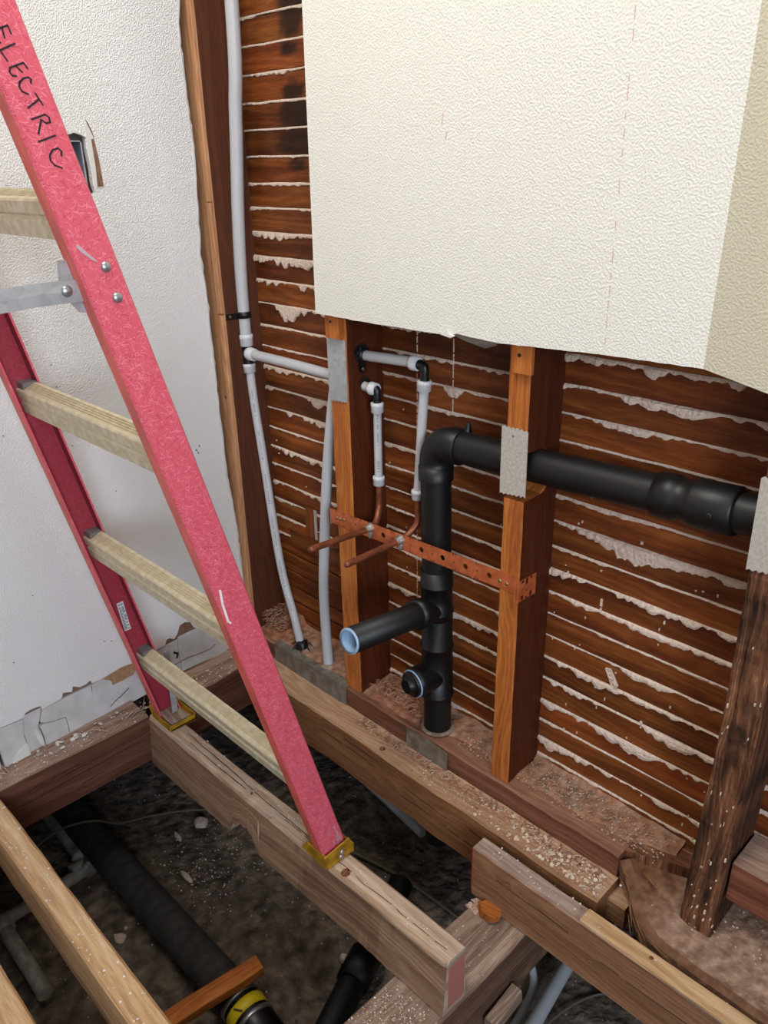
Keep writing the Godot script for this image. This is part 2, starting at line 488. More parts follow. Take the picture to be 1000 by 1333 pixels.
func fibre_texture() -> ImageTexture:
	var s := 768
	var im := Image.create(s, s, false, Image.FORMAT_RGB8)
	var base := Color(0.835, 0.345, 0.405)
	im.fill(base)
	var r := RandomNumberGenerator.new(); r.seed = 5
	for k in 5200:
		var p := Vector2(r.randf() * s, r.randf() * s)
		var an := r.randf() * TAU
		var cur := r.randf_range(-0.06, 0.06)
		var c := base.lerp(Color(0.95, 0.62, 0.68), r.randf_range(0.2, 0.85)) if r.randf() < 0.68 else base.lerp(Color(0.60, 0.10, 0.20), r.randf_range(0.2, 0.6))
		for i in r.randi_range(6, 26):
			p += Vector2(cos(an), sin(an))
			an += cur
			im.set_pixel(posmod(int(p.x), s), posmod(int(p.y), s), c)
			im.set_pixel(posmod(int(p.x) + 1, s), posmod(int(p.y), s), c)
	return ImageTexture.create_from_image(im)

# ------------------------------------------------------------------ room shell
func build_shell():
	var st := mb()
	# other rooms' floors beyond the two walls, and the floor behind the camera
	box(st, Vector3(-1.4, -0.16, -1.4), Vector3(-0.07, -0.05, 3.6)); box(st, Vector3(-0.07, -0.16, -1.4), Vector3(3.8, -0.05, -0.135))
	var fl := struct("floor", st, M.room_floor, "bare board floor of the room beyond the opened joists", "floor")
	for i in 11:
		st = mb(); box(st, Vector3(0.12, -0.065, 0.93 + i * 0.228), Vector3(3.6, -0.045, 0.93 + i * 0.228 + 0.224)); put("plank", st, M.room_floor, fl)
	st = mb()
	box(st, Vector3(-0.2, 2.44, -0.2), Vector3(3.8, 2.54, 3.6))
	struct("ceiling", st, M.ceiling, "plain white ceiling above the stripped corner", "ceiling")
	st = mb()
	# the wall on the right, round an added window opening
	box(st, Vector3(3.6, -0.6, -0.2), Vector3(3.75, 0.85, 3.5)); box(st, Vector3(3.6, 2.05, -0.2), Vector3(3.75, 2.44, 3.5))
	box(st, Vector3(3.6, 0.85, -0.2), Vector3(3.75, 2.05, 1.35)); box(st, Vector3(3.6, 0.85, 2.65), Vector3(3.75, 2.05, 3.5))
	struct("wall_right", st, M.ceiling, "plain white wall with an added window, on the far right side of the room", "wall")
	st = mb()
	box(st, Vector3(-0.07, -0.6, 3.4), Vector3(3.6, 2.44, 3.55))
	struct("wall_front", st, M.ceiling, "plain white wall behind the viewer", "wall")
	st = mb()
	for f in [[1.35, 0.85, 2.65, 0.89], [1.35, 2.01, 2.65, 2.05], [1.35, 0.89, 1.39, 2.01], [2.61, 0.89, 2.65, 2.01], [1.98, 0.89, 2.02, 2.01]]:
		box(st, Vector3(3.64, f[1], f[0]), Vector3(3.70, f[3], f[2]), 0.004)
	var wn := struct("window_1", st, M.paint_trim, "white framed two light window, unseen, added in the wall on the right", "window")  # unseen window, added to throw light onto the left wall
	for p in [[1.39, 1.98], [2.02, 2.61]]:
		st = mb(); box(st, Vector3(3.668, 0.89, p[0]), Vector3(3.672, 2.01, p[1])); put("pane", st, M.glass, wn)
	# foundation walls close the crawlspace
	st = mb()
	box(st, Vector3(-1.5, -0.7, -1.5), Vector3(-1.35, -0.05, 3.6)); box(st, Vector3(-1.5, -0.7, -1.5), Vector3(3.8, -0.05, -1.35))
	box(st, Vector3(3.7, -0.7, -1.5), Vector3(3.85, -0.05, 3.6)); box(st, Vector3(-1.5, -0.7, 3.5), Vector3(3.8, -0.05, 3.65))
	struct("wall_foundation", st, M.foundation, "grey concrete foundation walls round the crawlspace", "wall")
	# unseen ceiling lamp, added and tuned for overall brightness
	var at := Vector3(0.85, 2.4, 0.85)
	var t := thing("added_ceiling_light", "flat square white ceiling lamp, unseen, added to light the opened floor", "lamp", Vector3(at.x, 2.44, at.z))
	st = mb(); box(st, Vector3(at.x - 0.33, 2.40, at.z - 0.33), Vector3(at.x + 0.33, 2.44, at.z + 0.33), 0.006); put("frame", st, M.paint_trim, t)
	st = mb(); box(st, Vector3(at.x - 0.30, 2.392, at.z - 0.30), Vector3(at.x + 0.30, 2.401, at.z + 0.30)); put("diffuser", st, M.lamp, t)
	var l := AreaLight3D.new(); l.name = "added_lamp_glow"; l.area_size = Vector2(0.6, 0.6); l.light_color = Color(1.0, 0.98, 0.955); l.light_energy = 2.7
	l.area_range = 12.0; l.area_attenuation = 2.0; l.shadow_enabled = true
	t.add_child(l); l.position = Vector3(0, -0.055, 0); l.rotation.x = -PI / 2

# ------------------------------------------------------------------ lath and plaster wall
const GAPS := [1.605, 1.555, 1.505, 1.455, 1.405, 1.355, 1.305, 1.255, 1.204, 1.155, 1.105, 1.054, 1.006, 0.957, 0.907, 0.857, 0.807, 0.758, 0.711, 0.664, 0.615, 0.566, 0.518, 0.470, 0.426, 0.380, 0.336, 0.290, 0.243, 0.196, 0.147, 0.101, 0.060, 0.020]
const ZL := -0.095

func soot(p: Vector3, s: float) -> Color:
	# scorch from old soldering, dusty smears, tone of each lath
	var k := 0.0
	for b in [[0.25, 1.375, 0.045, 0.055], [0.24, 1.330, 0.034, 0.022], [0.232, 1.292, 0.024, 0.012], [0.235, 1.218, 0.035, 0.018], [0.245, 1.18, 0.055, 0.032], [0.235, 1.130, 0.060, 0.025], [0.28, 1.128, 0.06, 0.026], [0.238, 1.090, 0.024, 0.014]]:
		var d := Vector2((p.x - b[0]) / b[2], (p.y - b[1]) / b[3]).length()
		d += 0.25 * fn.get_noise_3d(p.x * 60, p.y * 60, 3.0)
		k = maxf(k, smoothstep(1.25, 0.75, d))
	var tone := 0.74 + 0.5 * fn.get_noise_2d(s * 9.1, 4.0) + 0.28 * fn.get_noise_3d(p.x * 6.0, p.y * 9.0, s)
	var warm := 1.0 + 0.22 * fn.get_noise_2d(s * 5.3, 44.0)
	var c := Color(tone, tone * warm, tone * warm)
	# pale dusty film in the third bay and near the sole plate
	var f := smoothstep(0.16, 0.0, Vector2((p.x - 1.07) * 0.8, p.y - 0.30).length()) * (0.5 + 0.8 * fn.get_noise_3d(p.x * 40, p.y * 40, 9.0))
	f = maxf(f, smoothstep(0.07, 0.0, p.y) * 0.25)
	c = c.lerp(Color(0.85, 1.0, 1.0), clampf(f, 0.0, 0.6))
	return c.lerp(Color(0.10, 0.13, 0.15), k * 0.94)

func build_lath_wall():
	var st := mb()
	box(st, Vector3(-0.06, -0.05, -0.135), Vector3(3.7, 2.44, -0.112))
	var wall := struct("wall_back", st, M.plaster_back, "stripped back wall of brown wood lath with plaster squeezed through the gaps", "wall")
	var joints := [[0.02, 0.868, 2.6], [0.02, 1.275, 2.6], [0.02, 0.45, 1.275, 2.6], [0.02, 1.275, 2.6]]
	for i in GAPS.size():
		var top: float = GAPS[i] - 0.0025
		var low: float = (GAPS[i + 1] if i + 1 < GAPS.size() else -0.02) + 0.0022
		var js: Array = joints[i % 4]
		for k in js.size() - 1:
			var x0: float = js[k] + 0.001; var x1: float = js[k + 1] - 0.001
			if i < 13 and k == 0: x1 = minf(x1, 0.95)
			if i < 13 and k > 0: continue
			st = mb()
			var s := rng.randf() * 100.0
			var n := int((x1 - x0) / 0.016)
			var dz := rng.randf_range(-0.001, 0.0012)
			var rings := []
			for q in n + 1:
				var x := lerpf(x0, x1, float(q) / n)
				var t := top + 0.0016 * noise1(x * 5.0, s) + 0.0008 * noise1(x * 60.0, s)
				var b := low + 0.0016 * noise1(x * 5.0, s + 31) + 0.0009 * noise1(x * 60.0, s + 31)
				var z := ZL + dz + 0.001 * noise1(x * 3.0, s + 77)
				var r := PackedVector3Array()
				r.append(Vector3(x, b, z - 0.009)); r.append(Vector3(x, b, z - 0.0008)); r.append(Vector3(x, b + 0.0012, z))
				for w in [0.2, 0.4, 0.6, 0.8]: r.append(Vector3(x, lerpf(b, t, w), z + 0.0003 * noise1(x * 40.0, s + w)))
				r.append(Vector3(x, t - 0.0012, z)); r.append(Vector3(x, t, z - 0.0008)); r.append(Vector3(x, t, z - 0.009))
				rings.append(r)
			var ss := s
			loft(st, rings, 3, false, Vector2(rng.randf() * 3, rng.randf()), func(p, _j): return soot(p, ss))
			put("lath", st, M.lath, wall)
	# plaster keys: [gap, x from, x to, droop, tongue x, tongue depth, tongue half width]
	var bays := [[0.03, 0.43], [0.47, 0.852], [0.886, 1.256], [1.30, 2.58]]
	for i in range(3, GAPS.size()):
		for b in 4:
			var g: float = GAPS[i]
			if b > 0 and g > 0.86: continue
			if b == 0 and g < 0.2: continue
			var droop := 0.003 + 0.003 * rng.randf()
			var tongue := Vector3(0, 0, 1)
			if b == 0:
				if g > 1.34 or absf(g - 1.255) < 0.01: droop = 0.0055
				elif g > 0.97: droop = 0.0032
				elif absf(g - 0.957) < 0.01: droop = 0.009
				elif absf(g - 0.907) < 0.01: droop = 0.014
				elif absf(g - 0.857) < 0.01: droop = 0.016
				elif absf(g - 0.807) < 0.01: droop = 0.012; tongue = Vector3(0.175, 0.022, 0.05)
				elif absf(g - 0.758) < 0.01 or absf(g - 0.711) < 0.01 or absf(g - 0.518) < 0.01: droop = 0.003
				elif absf(g - 0.664) < 0.01: droop = 0.008
				elif absf(g - 0.615) < 0.01: droop = 0.011
				elif absf(g - 0.566) < 0.01: droop = 0.015
				elif absf(g - 0.470) < 0.01: droop = 0.012
				elif absf(g - 0.380) < 0.01: droop = 0.008
				else: droop = 0.004
			elif b == 1:
				droop = 0.0042
				if absf(g - 0.711) < 0.01: tongue = Vector3(0.655, 0.018, 0.025)
				if g < 0.31 and g > 0.22: droop = 0.007
				if g > 0.74: droop = 0.0065
			elif b == 2:
				if absf(g - 0.807) < 0.01: droop = 0.014
				elif absf(g - 0.758) < 0.01: droop = 0.010; tongue = Vector3(1.06, 0.008, 0.05)
				elif absf(g - 0.711) < 0.01: droop = 0.009
				elif absf(g - 0.664) < 0.01: droop = 0.005
				elif absf(g - 0.518) < 0.01: droop = 0.012; tongue = Vector3(1.03, 0.016, 0.08)
				elif absf(g - 0.426) < 0.01: droop = 0.012; tongue = Vector3(0.935, 0.008, 0.05)
				elif absf(g - 0.380) < 0.01: droop = 0.008
				elif absf(g - 0.336) < 0.01 or absf(g - 0.101) < 0.01: droop = 0.004
				elif absf(g - 0.290) < 0.01: droop = 0.010
				elif absf(g - 0.243) < 0.01: droop = 0.010
				elif absf(g - 0.196) < 0.01: droop = 0.013
				elif absf(g - 0.147) < 0.01: droop = 0.013
				elif absf(g - 0.060) < 0.01: droop = 0.013
				else: droop = 0.005
			else:
				droop = 0.012
			if b >= 2: droop *= 0.82
			st = mb()
			var s := rng.randf() * 100.0
			var x0: float = bays[b][0]; var x1: float = bays[b][1]
			var n := int((x1 - x0) / 0.0035)
			var rings := []
			for q in n + 1:
				var x := lerpf(x0, x1, float(q) / n)
				var y := g + 0.0022 + 0.0014 * noise1(x * 9.0, s)
				var lump := absf(noise1(x * 19.0, s + 5))
				var d := droop * (0.26 + 1.5 * noise1(x * 4.0, s + 9) + 1.3 * lump + 0.5 * noise1(x * 40.0, s + 15))
				d += tongue.y * maxf(0.0, 1.0 - pow(absf(x - tongue.x) / tongue.z, 1.6)) * (1.0 + 0.4 * noise1(x * 70.0, s))
				d = maxf(d, 0.0012)
				var fat := clampf(d * 0.45, 0.0012, 0.0055)
				var yb := y - 0.003 - d
				var r := PackedVector3Array()
				r.append(Vector3(x, y, ZL - 0.012)); r.append(Vector3(x, y, ZL - 0.0005)); r.append(Vector3(x, y - 0.0025, ZL + fat * 0.8))
				r.append(Vector3(x, lerpf(y, yb, 0.6), ZL + fat)); r.append(Vector3(x, yb + 0.0006, ZL + fat * 0.75)); r.append(Vector3(x, yb, ZL - 0.001)); r.append(Vector3(x, minf(y - 0.003, yb + d), ZL - 0.012))
				rings.append(r)
			loft(st, rings, 3, false)
			put("plaster_key", st, M.plaster, wall)
	# chalked plumb lines and small plaster splashes
	st = mb()
	for xs in [[0.565, 0.20, 0.80], [0.655, 0.66, 0.80]]:
		var y: float = xs[1]
		while y < xs[2]:
			var ln := rng.randf_range(0.004, 0.014)
			box(st, Vector3(xs[0] - 0.0009, y, ZL), Vector3(xs[0] + 0.0009, y + ln, ZL + 0.0016)); y += ln + rng.randf_range(0.0, 0.004)
	put("chalk_line", st, M.plaster, wall).set_meta("kind", "stuff")
	st = mb()
	var spots := [[0.995, 0.398, 0.002, 0.007], [0.995, 0.385, 0.0015, 0.003], [1.092, 0.20, 0.002, 0.003], [0.35, 0.46, 0.003, 0.003]]
	for k in 46: spots.append([rng.randf_range(0.9, 1.24), rng.randf_range(0.02, 0.6), rng.randf_range(0.0006, 0.0018), rng.randf_range(0.0006, 0.003)])
	for k in 20: spots.append([rng.randf_range(0.1, 0.8), rng.randf_range(0.2, 0.7), rng.randf_range(0.0006, 0.0015), rng.randf_range(0.0006, 0.002)])
	for q in spots: box(st, Vector3(q[0] - q[2], q[1] - q[3], ZL - 0.001), Vector3(q[0] + q[2], q[1] + q[3], ZL + 0.002))
	slab(st, PackedVector2Array([Vector2(1.016, 0.277), Vector2(1.026, 0.279), Vector2(1.043, 0.252), Vector2(1.040, 0.244), Vector2(1.032, 0.246)]), Vector3(0, 0, ZL), Vector3.RIGHT, Vector3.UP, Vector3(0, 0, 0.004))
	put("plaster_splash", st, M.plaster, wall).set_meta("kind", "stuff")
	# cut-in repair pieces low in the first bay
	for q in [[0.14, 0.225, 0.42, 0.27, 0.006, 0.62], [0.205, 0.272, 0.232, 0.345, 0.008, 0.95], [0.30, 0.272, 0.335, 0.34, 0.008, 0.72]]:
		st = mb()
		box(st, Vector3(q[0], q[1], ZL - 0.002), Vector3(q[2], q[3], ZL + q[4]), 0.0015, func(_p, _j): return Color(q[5], q[5] * 1.05, q[5] * 1.1))
		put("lath_patch", st, M.lath, wall)
	st = mb()
	box(st, Vector3(0.232, 0.265, ZL), Vector3(0.242, 0.345, ZL + 0.004), 0.001)
	put("metal_sliver", st, M.plate, wall)

# ------------------------------------------------------------------ left wall
func lw(z: float, y: float, off := 0.0) -> Vector3:
	return Vector3(0.05 + 0.06 * z + off, y, z)

func ragged(a: Vector2, b: Vector2, n: int, amp: float, s: float) -> PackedVector2Array:
	var out := PackedVector2Array()
	var d := (b - a).normalized()
	var nn := Vector2(-d.y, d.x)
	for i in n:
		var p := a.lerp(b, float(i) / n)
		out.append(p + nn * amp * noise1(p.x * 60.0 + p.y * 60.0, s))
	return out

func wall_slab(st: SurfaceTool, poly: PackedVector2Array, off: float, th: float):
	slab(st, poly, Vector3(0.05 + off, 0, 0), Vector3(0.06, 0, 1), Vector3.UP, Vector3(-th, 0, 0))

func V2(a: Array) -> PackedVector2Array:
	var out := PackedVector2Array()
	for i in a.size() / 2: out.append(Vector2(a[i * 2], a[i * 2 + 1]))
	return out

func build_left_wall():
	# z, y outlines on the wall plane
	var edge := PackedVector2Array()
	var pts := V2([0.004, 2.44, 0.010, 1.60, 0.015, 1.38, 0.024, 1.341, 0.023, 1.264, 0.017, 1.113, 0.027, 0.92, 0.022, 0.807, 0.020, 0.601, 0.016, 0.412, 0.004, 0.289, -0.002, 0.148, 0.002, 0.06])
	for i in pts.size() - 1:
		edge.append_array(ragged(pts[i], pts[i + 1], maxi(2, int(pts[i].distance_to(pts[i + 1]) / 0.012)), 0.0035, 3.0))
	var bound := V2([0.002, 0.056, 0.098, 0.053, 0.150, 0.055, 0.159, 0.062, 0.167, 0.081, 0.182, 0.088, 0.197, 0.086, 0.207, 0.066, 0.217, 0.057, 0.230, 0.066, 0.237, 0.065, 0.243, 0.053, 0.262, 0.052, 0.329, 0.048, 0.360, 0.051, 0.410, 0.046, 0.432, 0.047, 0.434, 0.056, 0.447, 0.052, 0.460, 0.052, 0.475, 0.062, 0.479, 0.050, 0.498, 0.058, 0.504, 0.046, 0.548, 0.043, 0.549, 0.053, 0.570, 0.056, 0.582, 0.054, 0.589, 0.044, 0.636, 0.048, 3.4, 0.05])
	var poly := PackedVector2Array()
	poly.append_array(edge); poly.append_array(bound); poly.append(Vector2(3.4, 2.44))
	# the cut-out for the switch box, joined to the outline by a hairline
	var hole := V2([0.318, 1.144, 0.285, 1.146, 0.276, 1.150, 0.262, 1.146, 0.2545, 1.142, 0.255, 1.124, 0.252, 1.09, 0.2525, 1.062, 0.249, 1.047, 0.262, 1.044, 0.318, 1.046])
	var keyed := PackedVector2Array(poly)
	keyed.append(Vector2(0.3003, 2.44))
	keyed.append(Vector2(0.3003, 1.1450))
	for i in hole.size(): keyed.append(hole[(hole.size() - i) % hole.size()])
	keyed.append(Vector2(0.3000, 1.1450)); keyed.append(Vector2(0.3000, 2.44))
	var st := mb()
	wall_slab(st, keyed, 0.0, 0.012)
	var wall := struct("wall_left", st, M.wall_white, "white orange peel textured drywall on the left with a broken lower edge", "wall")
	# framing and the next room's skin behind
	st = mb()
	box(st, Vector3(-0.10, -0.05, -0.135), Vector3(-0.06, 2.44, 3.5))
	put("backing", st, M.gypsum, wall)
	# lower strip where a baseboard was torn off: pieces divided by cracks
	var piece := func(a: Array, off: float, m: Material, called: String):
		var s2 := mb(); wall_slab(s2, V2(a), off, 0.010); put(called, s2, m, wall)
	piece.call([0.0, 0.058, 0.002, -0.030, 0.057, -0.043, 0.092, -0.050, 0.150, -0.043, 0.206, -0.040, 0.207, -0.01, 0.209, 0.02, 0.206, 0.056], -0.0015, M.plaster_smooth, "smooth_strip")
	piece.call([0.2075, 0.052, 0.2105, 0.02, 0.2085, -0.01, 0.2085, -0.040, 0.315, -0.052, 0.411, -0.053, 0.4995, -0.051, 0.5015, -0.006, 0.506, -0.002, 0.530, 0.002, 0.548, 0.008, 0.5565, 0.014, 0.5475, 0.041, 0.506, 0.043, 0.43, 0.0435], -0.0018, M.plaster_smooth, "smooth_strip")
	piece.call([0.5013, -0.051, 0.5555, -0.049, 0.5548, -0.023, 0.560, 0.005, 0.550, 0.0065, 0.530, 0.0005, 0.507, -0.0035, 0.503, -0.007], -0.0012, M.plaster_smooth, "cracked_piece")
	piece.call([0.5495, 0.041, 0.5585, 0.013, 0.5618, 0.005, 0.5565, -0.023, 0.560, -0.046, 0.572, -0.056, 0.587, -0.058, 0.593, 0.002, 0.588, 0.043, 0.570, 0.053, 0.551, 0.051], -0.005, M.plaster_smooth, "cracked_piece")
	piece.call([0.590, 0.042, 0.595, 0.002, 0.589, -0.059, 0.636, -0.058, 0.644, -0.054, 0.647, 0.004, 0.638, 0.046], -0.0005, M.plaster_smooth, "cracked_piece")
	piece.call([0.592, -0.018, 0.590, -0.060, 0.62, -0.0625, 0.637, -0.058, 0.615, -0.03], 0.0025, M.gypsum, "loose_flake")
	piece.call([0.559, -0.022, 0.558, -0.047, 0.565, -0.04, 0.572, -0.012, 0.566, 0.002], 0.001, M.gypsum, "loose_flake")
	piece.call([0.650, 0.045, 0.652, -0.05, 3.4, -0.05, 3.4, 0.048], -0.0015, M.plaster_smooth, "smooth_strip")
	# torn brown paper faces left showing
	piece.call([0.412, 0.049, 0.388, 0.030, 0.386, 0.017, 0.360, 0.016, 0.333, 0.018, 0.322, 0.030, 0.326, 0.048], -0.0006, M.paper_tan, "torn_paper")
	piece.call([0.243, 0.048, 0.150, 0.048, 0.150, 0.055, 0.157, 0.064, 0.165, 0.083, 0.182, 0.091, 0.199, 0.089, 0.209, 0.067, 0.217, 0.059, 0.230, 0.068, 0.239, 0.067], -0.0035, M.paper, "torn_paper")
	piece.call([0.589, 0.047, 0.30, 0.044, 0.30, 0.055, 0.43, 0.058, 0.447, 0.056, 0.475, 0.065, 0.50, 0.061, 0.55, 0.056, 0.583, 0.058], -0.004, M.paper, "torn_paper")
	piece.call([0.66, 0.042, 0.588, 0.040, 0.588, 0.050, 0.66, 0.054], -0.004, M.paper, "torn_paper")
	piece.call([0.251, 1.160, 0.249, 1.168, 0.238, 1.142, 0.232, 1.101, 0.2305, 1.056, 0.249, 1.055, 0.2505, 1.088, 0.2515, 1.119, 0.253, 1.142], 0.0010, M.gypsum, "torn_edge")
	piece.call([0.2435, 1.138, 0.238, 1.139, 0.2335, 1.101, 0.232, 1.058, 0.2445, 1.057, 0.2425, 1.09], 0.0016, M.paper, "torn_paper")
	piece.call([0.246, 1.166, 0.249, 1.170, 0.241, 1.150, 0.2375, 1.139, 0.239, 1.150], 0.002, M.paper, "torn_paper")
	piece.call([0.2845, 1.146, 0.287, 1.155, 0.283, 1.149, 0.276, 1.154, 0.266, 1.150, 0.255, 1.144, 0.254, 1.141, 0.262, 1.145, 0.276, 1.149], 0.0016, M.gypsum, "torn_edge")
	# hairline cracks in the strip
	st = mb()
	var on_wall := func(q: Vector2, t: float): return lw(q.x, q.y, -0.0012 + t)
	stroke(st, [Vector2(0.400, -0.034), Vector2(0.385, -0.026), Vector2(0.372, -0.022), Vector2(0.349, -0.011)], 0.0018, on_wall)
	stroke(st, [Vector2(0.434, 0.041), Vector2(0.435, 0.026)], 0.0012, on_wall)
	stroke(st, [Vector2(0.225, -0.012), Vector2(0.19, -0.010), Vector2(0.15, -0.016), Vector2(0.12, -0.018), Vector2(0.105, -0.012)], 0.0012, on_wall)
	stroke(st, [Vector2(0.222, 0.022), Vector2(0.212, 0.014), Vector2(0.216, 0.004)], 0.005, on_wall)
	put("crack", st, M.crack, wall)
	st = mb()
	for k in 14:
		var q := Vector2(rng.randf_range(0.05, 0.6), rng.randf_range(0.1, 0.75))
		stroke(st, [q, q + Vector2(0.0015, 0.001)], 0.0016, func(v, t): return lw(v.x, v.y, t * 1.5))
	for q in [Vector2(0.085, 0.505), Vector2(0.094, 0.497), Vector2(0.090, 0.49)]: stroke(st, [q, q + Vector2(0.002, 0.004)], 0.002, func(v, t): return lw(v.x, v.y, t * 1.5))
	put("scuff_mark", st, M.crack, wall).set_meta("kind", "stuff")
	# plaster bead along the raw drywall edge
	st = mb()
	var bead := PackedVector3Array(); var br := PackedFloat32Array()
	for i in 110:
		var p: Vector2 = edge[mini(int(edge.size() * (0.04 + 0.95 * i / 110.0)), edge.size() - 1)]
		bead.append(lw(p.x + 0.003, p.y, -0.001)); br.append(0.0028 + 0.0018 * noise1(i * 0.9, 2.0))
	tube(st, bead, br, 7)
	put("plaster_bead", st, M.plaster_smooth, wall)
	# switch box in the cut-out
	var t := thing("switch_box", "empty grey metal electrical box set in a rough hole in the left wall", "electrical box", lw(0.30, 1.049, -0.05))
	st = mb()
	var x0 := 0.005; var x1 := 0.060
	box(st, Vector3(x0, 1.049, 0.262), Vector3(x1, 1.135, 0.2635)); box(st, Vector3(x0, 1.049, 0.318), Vector3(x1, 1.135, 0.3195))
	box(st, Vector3(x0, 1.134, 0.262), Vector3(x1, 1.1355, 0.3195)); box(st, Vector3(x0, 1.0485, 0.262), Vector3(x1, 1.05, 0.3195)); box(st, Vector3(x0 - 0.001, 1.0485, 0.262), Vector3(x0, 1.1355, 0.3195))
	put("housing", st, M.dark_metal, t)
	st = mb()
	box(st, Vector3(x1 - 0.001, 1.048, 0.2608), Vector3(x1 + 0.001, 1.1362, 0.2632)); box(st, Vector3(x1 - 0.001, 1.134, 0.2608), Vector3(x1 + 0.001, 1.1362, 0.3200))
	box(st, Vector3(x1 - 0.001, 1.048, 0.3180), Vector3(x1 + 0.001, 1.1362, 0.3202)); box(st, Vector3(x1 - 0.001, 1.048, 0.2608), Vector3(x1 + 0.001, 1.0502, 0.3200))
	put("rim", st, M.galv, t)

# ------------------------------------------------------------------ drywall left hanging above
func build_hanging_drywall():
	var low := V2([0.414, 0.834, 0.47, 0.8335, 0.53, 0.833, 0.62, 0.8335, 0.72, 0.8345, 0.745, 0.836, 0.762, 0.840, 0.79, 0.838, 0.831, 0.836, 0.9, 0.8385, 0.968, 0.842, 1.04, 0.8445, 1.108, 0.846, 1.1655, 0.847])
	var body := PackedVector2Array()
	for i in low.size() - 1: body.append_array(ragged(low[i], low[i + 1], 4, 0.0012, 8.0))
	body.append(Vector2(1.1655, 0.847)); body.append(Vector2(1.1725, 1.25)); body.append(Vector2(1.1745, 2.44))
	body.append(Vector2(0.428, 2.44)); body.append(Vector2(0.419, 1.333)); body.append(Vector2(0.416, 1.0))
	var t := thing("drywall_sheet", "large cream textured drywall sheet still hanging over the top of the lath wall", "drywall", Vector3(0.8, 0.84, 0.01))
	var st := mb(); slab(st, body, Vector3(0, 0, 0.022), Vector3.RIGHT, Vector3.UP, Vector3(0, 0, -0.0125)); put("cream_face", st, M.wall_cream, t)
	st = mb()
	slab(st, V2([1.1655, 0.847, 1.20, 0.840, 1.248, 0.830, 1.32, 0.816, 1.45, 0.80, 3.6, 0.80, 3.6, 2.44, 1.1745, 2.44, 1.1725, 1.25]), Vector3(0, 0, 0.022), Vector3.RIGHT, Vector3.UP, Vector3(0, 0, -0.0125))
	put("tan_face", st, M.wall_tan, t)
	# torn paper and film curling out below the edge
	st = mb()
	var rows := [V2([0.742, 0.838, 0.765, 0.834, 0.80, 0.834, 0.836, 0.836]), V2([0.748, 0.833, 0.77, 0.828, 0.80, 0.826, 0.832, 0.831]), V2([0.752, 0.831, 0.775, 0.823, 0.803, 0.819, 0.828, 0.827])]
	var rr := []
	for k in 3:
		var a := PackedVector3Array(); var zz: float = [0.016, 0.012, 0.003][k]
		for p in rows[k]: a.append(Vector3(p.x, p.y, zz + 0.004 * noise1(p.x * 90.0, 4.0 + k)))
		for i in rows[k].size(): a.append(a[rows[k].size() - 1 - i] + Vector3(0, 0, -0.0012))
		rr.append(a)
	loft(st, rr, 3)
	put("torn_film", st, M.plastic_film, t)
	st = mb()
	slab(st, V2([0.728, 0.836, 0.742, 0.845, 0.748, 0.838, 0.758, 0.837, 0.75, 0.8335]), Vector3(0, 0, 0.0225), Vector3.RIGHT, Vector3.UP, Vector3(0.001, -0.001, 0.003)); put("torn_paper", st, M.gypsum, t)
	# a faint pink snapped line and scratches on the face
	st = mb()
	var face := func(q: Vector2, th: float): return Vector3(q.x, q.y, 0.0222 + th)
	for k in 26:
		var y := 0.86 + k * 0.021
		if rng.randf() < 0.75: stroke(st, [Vector2(1.025 + 0.0006 * noise1(y * 50, 2), y), Vector2(1.025 + 0.0006 * noise1(y * 50 + 9, 2), y + rng.randf_range(0.006, 0.018))], 0.0007, face, 0.0003)
	for q in [[0.725, 1.14, 0.728, 1.155], [0.735, 1.13, 0.733, 1.12]]: stroke(st, [Vector2(q[0], q[1]), Vector2(q[2], q[3])], 0.001, face, 0.0003)
	M.chalk_pink = mat(Color(0.80, 0.62, 0.60), 0.9)
	put("chalk_line", st, M.chalk_pink, t).set_meta("kind", "stuff")

# ------------------------------------------------------------------ studs and blocks
# a stud: ring order 0-1 back, right side, front, left; sides darkened by age and by shade put into the tint, fresher front where the plaster was
func stud_mesh(x0: float, x1: float, y0: float, y1: float, z0: float, z1: float, lean: Callable, front: Callable, side: Color, step := 0.02, blot := 0.0) -> SurfaceTool:
	var st := mb()
	var n := int((y1 - y0) / step)
	var rings := []
	var s := rng.randf() * 50.0
	for i in n + 1:
		var y := lerpf(y0, y1, float(i) / n)
		var o: Vector2 = lean.call(y)
		var fz: float = front.call(y, z1)
		var r := PackedVector3Array()
		var c := 0.0025
		for q in [Vector2(x0, z0), Vector2(x1, z0), Vector2(x1, fz - c), Vector2(x1 - c, fz), Vector2(lerpf(x0, x1, 0.66), fz), Vector2(lerpf(x0, x1, 0.33), fz), Vector2(x0 + c, fz), Vector2(x0, fz - c)]:
			r.append(Vector3(q.x + o.x + 0.0012 * noise1(y * 7.0, s + q.y * 100), y, q.y + o.y + 0.0008 * noise1(y * 11.0, s + q.x * 100)))
		rings.append(r)
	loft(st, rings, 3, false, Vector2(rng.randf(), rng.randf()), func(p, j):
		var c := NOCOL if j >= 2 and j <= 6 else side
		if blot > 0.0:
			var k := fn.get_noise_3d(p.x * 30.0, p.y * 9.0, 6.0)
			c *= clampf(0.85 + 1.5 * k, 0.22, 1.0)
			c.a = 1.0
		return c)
	return st

